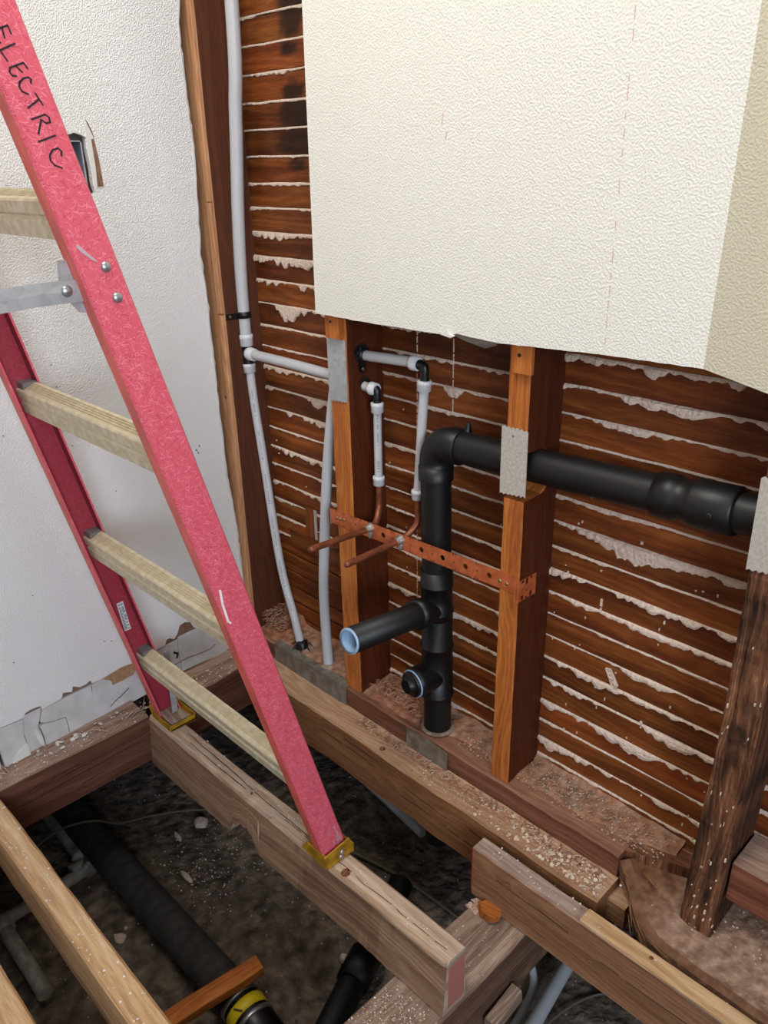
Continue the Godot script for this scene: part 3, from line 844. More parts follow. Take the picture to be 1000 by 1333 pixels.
func build_studs():
	var straight := func(_y): return Vector2.ZERO
	var plain_front := func(_y, z): return z
	# corner stud, with a bead along its front edge
	var t := thing("wall_stud", "corner stud of tan wood with a dark brown side, beside the white left wall", "stud", Vector3(0.06, 0, -0.05))
	var cl := func(y): return Vector2(lerpf(0.010, -0.004, smoothstep(0.15, 1.4, y)), 0)
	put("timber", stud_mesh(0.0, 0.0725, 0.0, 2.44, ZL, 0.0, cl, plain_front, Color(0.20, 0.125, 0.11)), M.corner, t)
	var st := mb()
	for seg in [[0.03, 0.79], [0.794, 1.02], [1.022, 2.44]]:
		var rings := []
		var n := 24
		for i in n + 1:
			var y := lerpf(seg[0], seg[1], float(i) / n)
			var o: Vector2 = cl.call(y)
			var r := PackedVector3Array()
			for q in [Vector2(0.0555, -0.001), Vector2(0.0725, -0.001), Vector2(0.0725, 0.005), Vector2(0.071, 0.0065), Vector2(0.057, 0.0065), Vector2(0.0555, 0.005)]: r.append(Vector3(q.x + o.x, y, q.y))
			rings.append(r)
		loft(st, rings, 3, false, Vector2(rng.randf(), rng.randf()))
	put("corner_strip", st, M.corner, t)
	st = mb()
	for y in [0.605, 0.905]:
		st = mb(); turned(st, Vector3(0.052, y, -0.002), Vector3(0, 0, 1), [[0, 0.0042], [0.004, 0.0042], [0.004, 0.0025], [0.0055, 0.001]], 10); put("nail", st, M.rivet, t)
	# stud A
	t = thing("wall_stud", "orange brown stud with the long grey nail plate, behind the two copper stubs", "stud", Vector3(0.45, 0, -0.05))
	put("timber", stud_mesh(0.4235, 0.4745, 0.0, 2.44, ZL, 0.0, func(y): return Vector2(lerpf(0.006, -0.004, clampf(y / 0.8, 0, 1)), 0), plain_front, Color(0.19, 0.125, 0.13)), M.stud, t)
	st = mb()
	turned(st, Vector3(0.4705, 0.694, -0.045), Vector3(1, 0, 0), [[0, 0.017], [0.0012, 0.017]], 20)  # flat near-black discs; the shade inside the holes is put in their colour
	put("hole_shade_disc", st, mat(Color(0.05, 0.025, 0.015), 0.9), t); st = mb()
	turned(st, Vector3(0.4705, 0.757, -0.04), Vector3(1, 0, 0), [[0, 0.019], [0.0012, 0.019]], 20)
	put("hole_shade_disc", st, mat(Color(0.05, 0.025, 0.015), 0.9), t)
	# stud B, bored for the drain; the hole breaks out through its face
	t = thing("wall_stud", "middle orange stud bored through for the black drain pipe and wrapped by the copper strap", "stud", Vector3(0.868, 0, -0.05))
	var bore := func(y, z):
		var dy := absf(y - 0.622)
		if dy > 0.044: return z
		var w := sqrt(0.044 * 0.044 - dy * dy)
		return z if w < 0.018 else -0.030 - w
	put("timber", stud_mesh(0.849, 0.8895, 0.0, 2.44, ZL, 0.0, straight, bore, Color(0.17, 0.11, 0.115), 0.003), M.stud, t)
	# stud C, rotten and weathered
	t = thing("wall_stud", "weathered dark stud with a splintered white flecked face, right of the widest lath bay", "stud", Vector3(1.27, -0.07, 0))
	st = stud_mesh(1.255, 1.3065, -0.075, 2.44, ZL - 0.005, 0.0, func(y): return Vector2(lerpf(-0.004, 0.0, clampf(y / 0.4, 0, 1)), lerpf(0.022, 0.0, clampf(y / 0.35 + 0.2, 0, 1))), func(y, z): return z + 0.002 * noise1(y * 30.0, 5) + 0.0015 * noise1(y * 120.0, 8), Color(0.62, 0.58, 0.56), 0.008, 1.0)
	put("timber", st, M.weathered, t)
	st = mb()
	for k in 34:
		var y := -0.03 + 0.55 * pow(rng.randf(), 1.5)
		var x := rng.randf_range(1.258, 1.303)
		var z := lerpf(0.022, 0.0, clampf(y / 0.35 + 0.2, 0, 1))
		box(st, Vector3(x, y, z - 0.002), Vector3(x + rng.randf_range(0.0006, 0.0028), y + rng.randf_range(0.001, 0.007), z + 0.0024), 0.0005)
	put("plaster_fleck", st, M.plaster, t).set_meta("kind", "stuff")
	# ends of lath left nailed on top of the studs
	var q := [[0.424, 0.4635, "pale lath end nailed at the top of the stud behind the copper stubs"], [0.8595, 0.897, "pale lath end nailed at the top of the middle stud, right of the torn film"]]
	for k in 2:
		t = thing("lath_end", q[k][2], "wood block", Vector3(q[k][0], 0.79, 0.0), "lath ends left on the studs")
		st = mb()
		box(st, Vector3(q[k][0], 0.789 + k * 0.003, 0.0005), Vector3(q[k][1], 0.845, 0.0095), 0.001)
		put("wood", st, M.stud, t)
		st = mb(); turned(st, Vector3((q[k][0] + q[k][1]) / 2 - 0.003, 0.820, 0.0085), Vector3(0, 0, 1), [[0, 0.003], [0.0022, 0.003]], 10); put("nail", st, M.black_plastic, t)

# ------------------------------------------------------------------ sole plate, joists, girder
func dusty_top(sides: Color) -> Callable:
	return func(_p, j): return NOCOL if j == 4 else (NOCOL.lerp(sides, 0.5) if j == 3 or j == 5 else sides)

# a drying crack: a thin wandering dark line on a face, from u0 to u1
func wavy_crack(st: SurfaceTool, u0: float, u1: float, width: float, place: Callable):
	var s := rng.randf() * 50.0
	var n := int((u1 - u0) / 0.012)
	for i in n:
		if noise1(i * 0.31, s) < -0.42: continue
		var a := lerpf(u0, u1, float(i) / n); var b := lerpf(u0, u1, float(i + 1) / n)
		stroke(st, [Vector2(a, 0.004 * noise1(a * 9.0, s)), Vector2(b, 0.004 * noise1(b * 9.0, s))], width * (0.5 + 0.9 * absf(noise1(a * 20.0, s + 3.0))), place, 0.0012)

func build_floor_framing():
	var up := Vector3.UP
	# sole plate under the studs, split and rotten near the weathered stud
	var t := thing("sole_plate", "dusty sole plate under the studs, split and rotten at its right end", "timber", Vector3(0.6, -0.05, -0.05))
	var st := mb()
	var rs := []
	for i in 70:
		var x := lerpf(0.10, 1.132, i / 69.0)
		var zf := 0.007 + 0.003 * noise1(x * 6.0, 3)
		var r := PackedVector3Array()
		for q in [Vector2(-0.048, ZL - 0.015), Vector2(-0.048, zf), Vector2(-0.004 + 0.002 * noise1(x * 25.0, 8), zf + 0.0005), Vector2(-0.001, zf - 0.004), Vector2(-0.001, ZL - 0.015)]: r.append(Vector3(x, q.x, q.y))
		rs.append(r)
	loft(st, rs, 3, false, Vector2(0.2, 0.1), func(p, j): return Color(0.70, 0.50, 0.41) if j >= 2 else Color(0.48, 0.28, 0.20))
	put("timber", st, M.redwood, t)
	st = mb()
	slab(st, V2([1.1325, ZL - 0.015, 1.25, ZL - 0.015, 1.235, -0.055, 1.18, -0.035, 1.1325, -0.012]), Vector3(0, -0.001, 0), Vector3.RIGHT, Vector3(0, 0, 1), Vector3(0, -0.047, 0))
	put("split_end", st, M.weathered, t)
	st = mb()
	# dust film lying on it, thicker toward the lath
	var n := 90
	var rows := []
	for i in n + 1:
		var x := lerpf(0.09, 1.20, float(i) / n)
		var r := PackedVector3Array()
		var zf := 0.002 - 0.016 * (0.5 + noise1(x * 9.0, 3.0))
		if x > 0.70: zf = -0.016 - 0.02 * (0.5 + noise1(x * 7.0, 9.0)) - maxf(0, x - 1.05) * 0.2
		r.append(Vector3(x, -0.002, zf)); r.append(Vector3(x, 0.0015 + 0.002 * absf(noise1(x * 40, 1)), lerpf(zf, ZL, 0.12)))
		for w in [0.35, 0.6, 0.85]: r.append(Vector3(x, 0.003 + 0.007 * w * (0.6 + noise1(x * 23.0, w * 9)) + 0.002 * noise1(x * 110.0, w * 5), lerpf(zf, ZL, w)))
		r.append(Vector3(x, 0.012 + 0.008 * noise1(x * 12, 6) + (0.02 if x < 0.17 else 0.0), ZL + 0.001)); r.append(Vector3(x, -0.002, ZL))
		rows.append(r)
	loft(st, rows, 3, false, Vector2.ZERO, func(p, _j):
		var k := clampf(0.5 + 1.2 * fn.get_noise_3d(p.x * 18, p.z * 30, 5.0), 0, 1)
		var wood_dust := Color(1.05, 0.72, 0.52).lerp(Color(0.92, 0.88, 0.84), k)
		if p.x < 0.18 or (p.x > 0.50 and p.x < 0.64): wood_dust = Color(0.95, 0.52, 0.36).lerp(wood_dust, 0.35)
		return wood_dust)
	put("dust", st, M.dust, t).set_meta("kind", "stuff")
	# splintered plank beyond the rot: its edge runs forward to the sister joist
	t = thing("rotten_plank", "splintered dusty plank round the foot of the weathered stud", "timber", Vector3(1.4, -0.07, 0))
	st = mb()
	var top := [[1.132, -0.012, 0.004], [1.150, -0.020, 0.016], [1.166, -0.028, 0.028], [1.180, -0.034, 0.046], [1.196, -0.040, 0.060], [1.212, -0.043, 0.072], [1.232, -0.046, 0.080], [1.256, -0.046, 0.084], [1.30, -0.046, 0.087], [1.40, -0.046, 0.089], [1.60, -0.046, 0.09], [2.2, -0.046, 0.09], [3.55, -0.046, 0.09]]
	var rr := []
	for q in top:
		var r := PackedVector3Array()
		var x: float = q[0]
		var yb := maxf(q[1], -0.02) if x < 1.25 else -0.030
		r.append(Vector3(x, q[1] - 0.05, q[2] - 0.01)); r.append(Vector3(x + 0.001, q[1] - 0.022, q[2] + 0.004 * noise1(x * 80, 2))); r.append(Vector3(x, q[1], q[2]))
		r.append(Vector3(x + 0.012, q[1] + 0.004, q[2] - 0.012 - 0.004 * noise1(x * 60, 7)))
		r.append(Vector3(x + 0.016, lerpf(q[1], yb, 0.5) - 0.004, q[2] - 0.030))
		r.append(Vector3(x + 0.010, lerpf(q[1], yb, 0.8), lerpf(q[2] - 0.03, ZL, 0.5))); r.append(Vector3(x, yb, ZL - 0.01)); r.append(Vector3(x, yb - 0.05, ZL - 0.01))
		rr.append(r)
	loft(st, rr, 3, false, Vector2(0.3, 0.1), func(p, j):
		if j <= 2: return Color(0.50, 0.36, 0.25)
		var f := smoothstep(1.17, 1.27, p.x + 0.03 * fn.get_noise_3d(p.x * 30, 0, p.z * 30))
		return Color(0.50, 0.30, 0.17).lerp(Color(0.95, 0.9, 0.84), f))
	put("plank", st, M.dust, t)
	st = mb()
	for k in 26:
		var u := rng.randf()
		var q0: Array = top[int(u * 8)]; var q1: Array = top[int(u * 8) + 1]
		var f := rng.randf()
		var a := Vector3(lerpf(q0[0], q1[0], f), lerpf(q0[1], q1[1], f) - rng.randf() * 0.03, lerpf(q0[2], q1[2], f) + 0.001)
		var dd := Vector3(q1[0] - q0[0], q1[1] - q0[1], q1[2] - q0[2]).normalized()
		tube(st, PackedVector3Array([a, a + dd * 0.015, a + dd * rng.randf_range(0.02, 0.045)]), [0.0006, 0.0014, 0.0003], 4)
	for e in [[Vector3(1.175, -0.016, -0.004), Vector3(1.20, -0.012, 0.010)], [Vector3(1.145, -0.022, 0.012), Vector3(1.160, -0.018, 0.02)]]:
		tube(st, PackedVector3Array([e[0], (e[0] + e[1]) / 2 + Vector3(0, 0.003, 0), e[1]]), [0.0015, 0.0035, 0.0006], 5)
	put("splinter", st, M.splinter, t).set_meta("kind", "stuff")
	# short cross block right of the weathered stud
	t = thing("cross_block", "red brown cross block with a dusty top, right of the weathered stud", "timber", Vector3(1.40, 0.03, -0.05))
	st = mb(); beam(st, Vector3(1.3075, 0.072, -0.045), Vector3(2.6, 0.075, -0.045), up, 0.085, 0.075, 0.003, 0.001, 0.03, dusty_top(Color(0.5, 0.26, 0.19))); put("timber", st, M.redwood, t)
	# joist along the lath wall
	t = thing("floor_joist", "brown joist running along the foot of the lath wall, its top strewn with wood shavings", "joist", Vector3(0.6, -0.166, 0.04))
	st = mb(); beam(st, Vector3(0.16, -0.108, 0.036), Vector3(1.136, -0.108, 0.036), up, 0.072, 0.118, 0.006, 0.0022, 0.03, dusty_top(Color(0.52, 0.37, 0.25))); put("timber", st, M.joist_brown, t)
	st = mb()
	turned(st, Vector3(0.604, -0.051, 0.055), up, [[0, 0.007], [0.0025, 0.006]], 12); put("knot", st, M.weathered, t)
	st = mb(); turned(st, Vector3(0.80, -0.12, 0.070), Vector3(0, 0, 1), [[0, 0.008], [0.0025, 0.006]], 10)
	put("knot", st, M.weathered, t)
	st = mb()
	for e in [[0.42, 0.80, -0.088], [0.64, 1.05, -0.112], [0.50, 0.66, -0.070], [0.86, 1.0, -0.078]]:
		wavy_crack(st, e[0], e[1], 0.0011, func(q, h): return Vector3(q.x, e[2] - (q.x - 0.42) * 0.02 + q.y, 0.0718 + h))
	put("crack", st, M.wood_crack, t).set_meta("kind", "stuff")
	# end of a lower plank showing behind
	t = thing("plank_end", "stub of a lower plank past the joist end, by the rotten sole plate", "timber", Vector3(1.1, -0.12, 0.02))
	st = mb(); beam(st, Vector3(1.02, -0.095, 0.010), Vector3(1.171, -0.090, 0.012), up, 0.055, 0.045, 0.003, 0.001, 0.03, dusty_top(Color(0.6, 0.48, 0.38))); put("timber", st, M.joist_brown, t)
	# sister joist with a board nailed on top
	t = thing("floor_joist", "orange brown sister joist with grey dusty top and red painted end", "joist", Vector3(1.3, -0.165, 0.112))
	st = mb(); beam(st, Vector3(0.914, -0.106, 0.1125), Vector3(3.58, -0.106, 0.1125), up, 0.034, 0.118, 0.003, 0.001, 0.04, dusty_top(Color(0.70, 0.46, 0.28))); put("timber", st, M.joist_grey, t)
	st = mb(); box(st, Vector3(0.9115, -0.155, 0.0965), Vector3(0.9135, -0.052, 0.1285)); put("painted_end", st, M.red_paint, t)
	st = mb()
	turned(st, Vector3(0.995, -0.075, 0.129), Vector3(0, 0, 1), [[0, 0.006], [0.0016, 0.005]], 12); put("knot", st, M.weathered, t)
	st = mb(); turned(st, Vector3(1.165, -0.112, 0.129), Vector3(0, 0, 1), [[0, 0.006], [0.0016, 0.005]], 12)
	put("knot", st, M.weathered, t)
	st = mb()
	for e in [[0.97, 1.12, -0.086], [1.18, 1.6, -0.097]]:
		wavy_crack(st, e[0], e[1], 0.0006, func(q, h): return Vector3(q.x, e[2] + 0.003 * sin(q.x * 9.0) + q.y, 0.1290 + h))
	put("crack", st, M.wood_crack, t).set_meta("kind", "stuff")
	t = thing("top_board", "pale board laid flat on the sister joist at the lower right", "board", Vector3(1.6, -0.045, 0.11))
	st = mb(); beam(st, Vector3(1.139, -0.0415, 0.117), Vector3(3.57, -0.0415, 0.117), up, 0.030, 0.009, 0.002, 0.0008, 0.04); put("board", st, M.joist_pale, t)
	st = mb(); turned(st, Vector3(1.255, -0.0375, 0.114), up, [[0, 0.004], [0.0012, 0.003]], 10); put("nail", st, M.weathered, t)
	# joist carrying the ladder, notched below
	t = thing("floor_joist", "tan joist carrying both ladder feet, with a broken notch in its lower edge", "joist", Vector3(0.6, -0.16, 0.32))
	st = mb()
	var rings := []
	for i in 180:
		var x := lerpf(0.150, 1.036, i / 179.0)
		var bot := -0.160 - 0.012 * smoothstep(0.6, 0.15, x)
		var nd := (x - 0.512) / 0.046
		if absf(nd) < 1.0: bot += 0.043 * sqrt(1.0 - nd * nd) * (1.0 + 0.3 * noise1(x * 90.0, 3))
		bot += 0.002 * noise1(x * 30, 4)
		var zf := 0.3485 - 0.012 * smoothstep(0.3, 1.0, x) + 0.001 * noise1(x * 12, 2)
		var zb := 0.3055 - 0.013 * smoothstep(0.3, 1.0, x)
		var yt := -0.045 + 0.001 * noise1(x * 20, 6)
		var r := PackedVector3Array()
		for q in [Vector2(bot, zb), Vector2(bot + 0.002 * noise1(x * 50, 1), zf + 0.010), Vector2(lerpf(bot, yt, 0.5), zf + 0.005), Vector2(yt - 0.010, zf + 0.001), Vector2(yt - 0.002, zf - 0.002), Vector2(yt, zf - 0.006), Vector2(yt, zb + 0.003), Vector2(yt - 0.003, zb)]: r.append(Vector3(x, q.x, q.y))
		rings.append(r)
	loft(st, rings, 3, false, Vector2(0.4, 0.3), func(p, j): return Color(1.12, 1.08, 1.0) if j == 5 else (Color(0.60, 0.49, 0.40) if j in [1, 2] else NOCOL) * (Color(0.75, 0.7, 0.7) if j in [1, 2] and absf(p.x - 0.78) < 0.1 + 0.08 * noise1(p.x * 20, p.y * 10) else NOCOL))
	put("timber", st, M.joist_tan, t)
	st = mb()
	beam(st, Vector3(0.60, -0.0475, 0.345), Vector3(1.034, -0.0475, 0.3375), up, 0.010, 0.006, 0.001, 0.001, 0.02, func(_p, _j): return Color(0.92, 0.86, 0.8))
	put("edge_strip", st, M.joist_tan, t)
	for e in [[0.560, 0.04]]:
		st = mb(); tube(st, PackedVector3Array([Vector3(e[0], -0.075, 0.349), Vector3(e[0] + 0.003, -0.095, 0.3525), Vector3(e[0] + 0.001, -0.095 - e[1], 0.356)]), [0.0006, 0.0024, 0.0006], 5)
		put("splinter", st, M.joist_tan, t)
	st = mb(); turned(st, Vector3(0.795, -0.0455, 0.331), up, [[0, 0.009], [0.002, 0.008], [0.002, 0.005]], 14); put("knot", st, M.weathered, t)
	st = mb(); turned(st, Vector3(0.52, -0.0455, 0.333), Vector3(0.3, 1, 0), [[0, 0.0022], [0.006, 0.002]], 8); put("nail", st, M.weathered, t)
	st = mb()
	wavy_crack(st, 0.27, 0.70, 0.0011, func(q, h): return Vector3(q.x, -0.0448 + h, 0.322 + 0.008 * (q.x - 0.3) + q.y))
	wavy_crack(st, 0.30, 0.50, 0.0011, func(q, h): return Vector3(q.x, -0.0448 + h, 0.335 + q.y))
	wavy_crack(st, 0.62, 1.02, 0.0006, func(q, h): return Vector3(q.x, -0.0448 + h, 0.327 - 0.012 * (q.x - 0.6) + q.y))
	put("crack", st, M.wood_crack, t).set_meta("kind", "stuff")
	st = mb(); box(st, Vector3(1.0355, -0.150, 0.296), Vector3(1.037, -0.060, 0.334)); put("painted_end", st, mat(Color(0.66, 0.42, 0.36), 0.85), t)
	# joist next to it
	t = thing("floor_joist", "pale cream topped joist at the lower left, next one in front of the ladder", "joist", Vector3(0.6, -0.15, 0.71))
	st = mb(); beam(st, Vector3(0.155, -0.0975, 0.709), Vector3(2.6, -0.0975, 0.712), up, 0.044, 0.105, 0.004, 0.001, 0.03, dusty_top(Color(0.80, 0.72, 0.62))); put("timber", st, M.joist_pale, t)
	st = mb(); box(st, Vector3(0.155, -0.052, 0.7285), Vector3(2.6, -0.0465, 0.7315), 0.001, func(_p, _j): return Color(0.8, 0.74, 0.66)); put("edge_strip", st, M.joist_pale, t)
	t = thing("floor_joist", "joist end just showing in the bottom left corner of the view", "joist", Vector3(0.6, -0.15, 0.85))
	st = mb(); beam(st, Vector3(0.155, -0.0975, 0.850), Vector3(2.6, -0.0975, 0.850), up, 0.046, 0.105, 0.004, 0.001, 0.03, dusty_top(Color(0.80, 0.72, 0.62))); put("timber", st, M.joist_pale, t)
	# rim blocks along the left wall
	t = thing("rim_block", "dusty splintered red brown rim block under the left wall, left of the ladder", "timber", Vector3(0.12, -0.17, 0.52))
	st = mb(); beam(st, Vector3(0.102, -0.106, 3.4), Vector3(0.097, -0.106, 0.350), up, 0.106, 0.120, 0.003, 0.002, 0.05, dusty_top(Color(0.34, 0.20, 0.155))); put("timber", st, M.redwood, t)
	st = mb()
	for k in 40:
		var z := rng.randf_range(0.30, 0.66)
		var x := rng.randf_range(0.105, 0.148)
		var dd := Vector3(rng.randf_range(-0.4, 0.4), rng.randf_range(0, 0.25), rng.randf_range(-1, 1)).normalized() * rng.randf_range(0.012, 0.05)
		var a := Vector3(x, -0.044, z)
		tube(st, PackedVector3Array([a, a + dd * 0.5 + Vector3(0, 0.002, 0), a + dd]), [0.0008, 0.0016, 0.0003], 4)
	put("splinter", st, M.joist_tan, t).set_meta("kind", "stuff")
	st = mb()
	for e in [[0.36, -0.083, 0.75], [0.40, -0.100, 0.66], [0.52, -0.075, 0.74], [0.36, -0.125, 0.52]]:
		wavy_crack(st, e[0], e[2], 0.0011, func(q, h): return Vector3(0.1505 + h, e[1] - (q.x - 0.36) * 0.03 + q.y, q.x))
	put("crack", st, M.wood_crack, t).set_meta("kind", "stuff")
	t = thing("rim_block", "red brown rim block under the left wall in the far corner behind the ladder", "timber", Vector3(0.12, -0.17, 0.2))
	st = mb(); beam(st, Vector3(0.096, -0.106, 0.303), Vector3(0.086, -0.106, 0.012), up, 0.108, 0.120, 0.003, 0.002, 0.03, dusty_top(Color(0.34, 0.20, 0.155))); put("timber", st, M.redwood, t)
	# girder under the joists
	t = thing("girder", "grey dusty girder crossing under the joist ends at the lower middle", "timber", Vector3(0.99, -0.30, 0.4))
	st = mb(); beam(st, Vector3(0.985, -0.226, 3.3), Vector3(0.978, -0.226, -1.3), up, 0.112, 0.120, 0.005, 0.002, 0.03, dusty_top(Color(0.55, 0.45, 0.39))); put("timber", st, M.dusty, t)
	t = thing("wood_cleat", "small pale wood cleat on the right side of the girder", "wood block", Vector3(1.06, -0.30, 0.22))
	st = mb(); beam(st, Vector3(1.055, -0.268, 0.245), Vector3(1.052, -0.262, 0.165), up, 0.022, 0.03, 0.002); put("timber", st, M.dusty, t)
	t = thing("wood_chunk", "broken chunk of brick red wood on the girder, under the sister joist", "wood scrap", Vector3(0.955, -0.165, 0.145))
	st = mb(); slab(st, V2([0, 0, 0.03, -0.006, 0.042, 0.010, 0.036, 0.026, 0.012, 0.028, -0.004, 0.014]), Vector3(0.945, -0.165, 0.130), Vector3.RIGHT, Vector3(0, 0.15, 1), Vector3(0.004, 0.016, 0)); put("chunk", st, M.stud, t)

# ------------------------------------------------------------------ ladder (rear section of a step ladder)
const LT := 1.72
func near_pt(t: float, u: float, x := 0.0) -> Vector3:
	return Vector3(0.762 - 0.06 * t + x, -0.045 + t, 0.343 + 0.243 * t - u)

func far_pt(t: float, u: float, x := 0.0) -> Vector3:
	return Vector3(0.166 + 0.06 * t + x, -0.045 + t, 0.338 + 0.243 * t - u)

func rail(pt: Callable, s: float, t0: float, t1: float, depth := 0.0505, fl := 0.026) -> SurfaceTool:
	var st := mb()
	var th := 0.0036
	var c := 0.0028
	# outline of the channel: web outside, lips pointing inward (s = direction of the lips)
	var prof := [Vector2(0, c), Vector2(0, depth - c), Vector2(s * c, depth), Vector2(s * fl, depth), Vector2(s * fl, depth - th), Vector2(s * th, depth - th), Vector2(s * th, th), Vector2(s * fl, th), Vector2(s * fl, 0), Vector2(s * c, 0)]
	var rings := []
	var n := 28
	for i in n + 1:
		var t := lerpf(t0, t1, float(i) / n)
		var r := PackedVector3Array()
		for q in prof: r.append(pt.call(t, q.y, q.x))
		rings.append(r)
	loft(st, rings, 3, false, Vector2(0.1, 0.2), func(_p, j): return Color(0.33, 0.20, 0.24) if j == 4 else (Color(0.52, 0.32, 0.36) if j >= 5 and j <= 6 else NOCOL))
	return st

const LETTERS := [[1.2603, 0.0175, 1.2651, 0.0311, 1.2581, 0.0315], [1.2625, 0.0245, 1.254, 0.0232], [1.2563, 0.0153, 1.2516, 0.0147, 1.2492, 0.0172], [1.2495, 0.031, 1.2427, 0.0135, 1.2337, 0.0165], [1.2281, 0.034, 1.2331, 0.0321, 1.228, 0.0166, 1.2243, 0.0141, 1.221, 0.0154, 1.2207, 0.0194], [1.2298, 0.0229, 1.2246, 0.027], [1.2149, 0.0312, 1.2185, 0.0331, 1.2202, 0.0311, 1.219, 0.0256, 1.2154, 0.0201, 1.211, 0.0177, 1.2071, 0.0187, 1.2048, 0.024], [1.206, 0.0316, 1.1954, 0.0347], [1.2006, 0.0332, 1.192, 0.0176], [1.1816, 0.0166, 1.1866, 0.0329, 1.1839, 0.0361, 1.1793, 0.035, 1.1783, 0.0306, 1.1816, 0.0267, 1.1683, 0.0177], [1.1669, 0.0351, 1.1609, 0.0146], [1.1472, 0.0326, 1.1516, 0.0349, 1.1547, 0.0325, 1.153, 0.0258, 1.1483, 0.0207, 1.143, 0.019, 1.1383, 0.0214, 1.1354, 0.0284]]

func build_ladder():
	var L := thing("step_ladder", "red fibreglass ladder with cream aluminium rungs and yellow feet, standing on the joist", "ladder", Vector3(0.46, -0.045, 0.31))
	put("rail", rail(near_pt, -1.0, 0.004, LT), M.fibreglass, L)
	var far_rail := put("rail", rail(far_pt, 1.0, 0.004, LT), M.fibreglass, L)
	# orange worn face of the edge facing the room
	for k in 2:
		var st := mb()
		var rings := []
		for i in 29:
			var t := lerpf(0.008, LT - 0.01, i / 28.0)
			var r := PackedVector3Array()
			for q in [Vector2(0.004, -0.0006), Vector2(0.0258, -0.0006), Vector2(0.0258, 0.001), Vector2(0.004, 0.001)]:
				r.append(near_pt(t, q.y, -q.x) if k == 0 else far_pt(t, q.y, q.x))
			rings.append(r)
		loft(st, rings, 3)
		put("worn_edge", st, M.fibre_edge, L)
	# rungs
	for k in 6:
		var y := 0.142 + 0.305 * k
		var t := y + 0.045
		var z := 0.338 + 0.243 * t - 0.044
		if k == 5: y += 0.0
		var st := mb()
		var xa := 0.170 + 0.06 * t; var xb := 0.758 - 0.06 * t
		var prof := V2([0.002, 0.008, 0.007, 0.008, 0.024, 0.000, 0.0275, -0.0015, 0.029, -0.0045, 0.0265, -0.018, 0.0235, -0.0205, 0.0225, -0.024, 0.0250, -0.0265, 0.0205, -0.046, 0.0185, -0.0455, 0.0200, -0.024, 0.024, -0.007, 0.006, 0.0035, 0.002, 0.0035])
		var rings := []
		for x in [xa, lerpf(xa, xb, 0.5), xb]:
			var r := PackedVector3Array()
			for q in prof: r.append(Vector3(x, y + q.y + 0.003, z + q.x))
			rings.append(r)
		loft(st, rings, 3)
		# fine tread ridges
		for g in 4:
			var f := 0.2 + g * 0.2
			box(st, Vector3(xa + 0.03, y + lerpf(0.010, 0.001, f) + 0.0030, z + lerpf(0.006, 0.025, f) - 0.0007), Vector3(xb - 0.02, y + lerpf(0.010, 0.001, f) + 0.0036, z + lerpf(0.006, 0.025, f) + 0.0007))
		var rg := put("rung", st, M.rung, L)
		st = mb()
		box(st, Vector3(xa - 0.001, y - 0.004, z + 0.002), Vector3(xa + 0.026, y + 0.0135, z + 0.0265), 0.001)  # flattened rung end; the rail shadow is put into its dark colour
		put("end_shade_tab", st, M.end_shade_tab, rg)
	# rivets on the near rail
	for q in [[1.0321, 0.0325], [0.9974, 0.0316], [1.34, 0.03]]:
		var st := mb(); turned(st, near_pt(q[0], q[1], 0.0), Vector3(1, 0.06, 0), [[0, 0.0062], [0.0012, 0.0062], [0.003, 0.005], [0.004, 0.0028], [0.0043, 0.0004]], 18); put("rivet", st, M.rivet, L)
	# marker writing, white paint and a scuff on the near rail's outer face
	var st := mb()
	var on_web := func(q: Vector2, th: float): return near_pt(q.x, q.y, 0.0002 + th)
	for s in LETTERS:
		var a := []
		for i in s.size() / 2: a.append(Vector2(s[i * 2], s[i * 2 + 1]))
		stroke(st, a, 0.0018, on_web, 0.0003)
	put("marker_lettering", st, M.ink, L)
	st = mb()
	stroke(st, [Vector2(0.5913, 0.0101), Vector2(0.5698, 0.0056), Vector2(0.5411, 0.0036), Vector2(0.5365, 0.006)], 0.0034, on_web, 0.0004); put("paint_smear", st, M.white_paint, L)
	st = mb()
	slab(st, V2([1.0566, 0.008, 1.0586, 0.011, 1.046, 0.020, 1.0376, 0.0264, 1.0396, 0.021, 1.050, 0.011]), near_pt(0, 0, 0.0002), Vector3(-0.06, 1, 0.243), Vector3(0, 0, -1), Vector3(0.0003, 0, 0))
	for k in 18:
		var q := Vector2(0.03 + 0.04 * rng.randf(), 0.024 + rng.randf() * 0.02)
		stroke(st, [q, q + Vector2(rng.randf_range(0.004, 0.012), rng.randf_range(-0.004, 0.004))], 0.0015, on_web, 0.0003)
	put("scuff", st, M.scuff, L).set_meta("kind", "stuff")
	# label on the far rail
	st = mb()
	var on_far := func(q: Vector2, th: float): return far_pt(q.x, q.y, 0.0037 + th)
	slab(st, V2([0.3229, 0.0205, 0.3243, 0.0350, 0.2527, 0.0272, 0.252, 0.0128]), far_pt(0, 0, 0.0038), Vector3(0.06, 1, 0.243), Vector3(0, 0, -1), Vector3(0.0004, 0, 0))
	put("label_sticker", st, M.sticker, far_rail)
	st = mb()
	for k in 17:
		var tt := 0.257 + k * 0.0038
		var du := (tt - 0.288) * 0.108
		for c in 2:
			if rng.randf() < 0.8: stroke(st, [Vector2(tt, 0.0185 + du + c * 0.0062 + rng.randf() * 0.001), Vector2(tt, 0.0215 + du + c * 0.0062 + rng.randf() * 0.0022)], 0.0017, on_far, 0.0008)
	put("label_print", st, M.sticker_ink, L)
	# spreader bar and its bracket
	st = mb()
	slab(st, V2([0.945, 0.570, 0.996, 0.592, 0.996, 0.606, 0.962, 0.609, 0.938, 0.590, 0.934, 0.575]), Vector3(0.6765, 0, 0), Vector3.UP, Vector3(0, 0, 1), Vector3(0.0022, 0, 0)); put("bracket", st, M.galv, L)
	st = mb()
	var sb := []
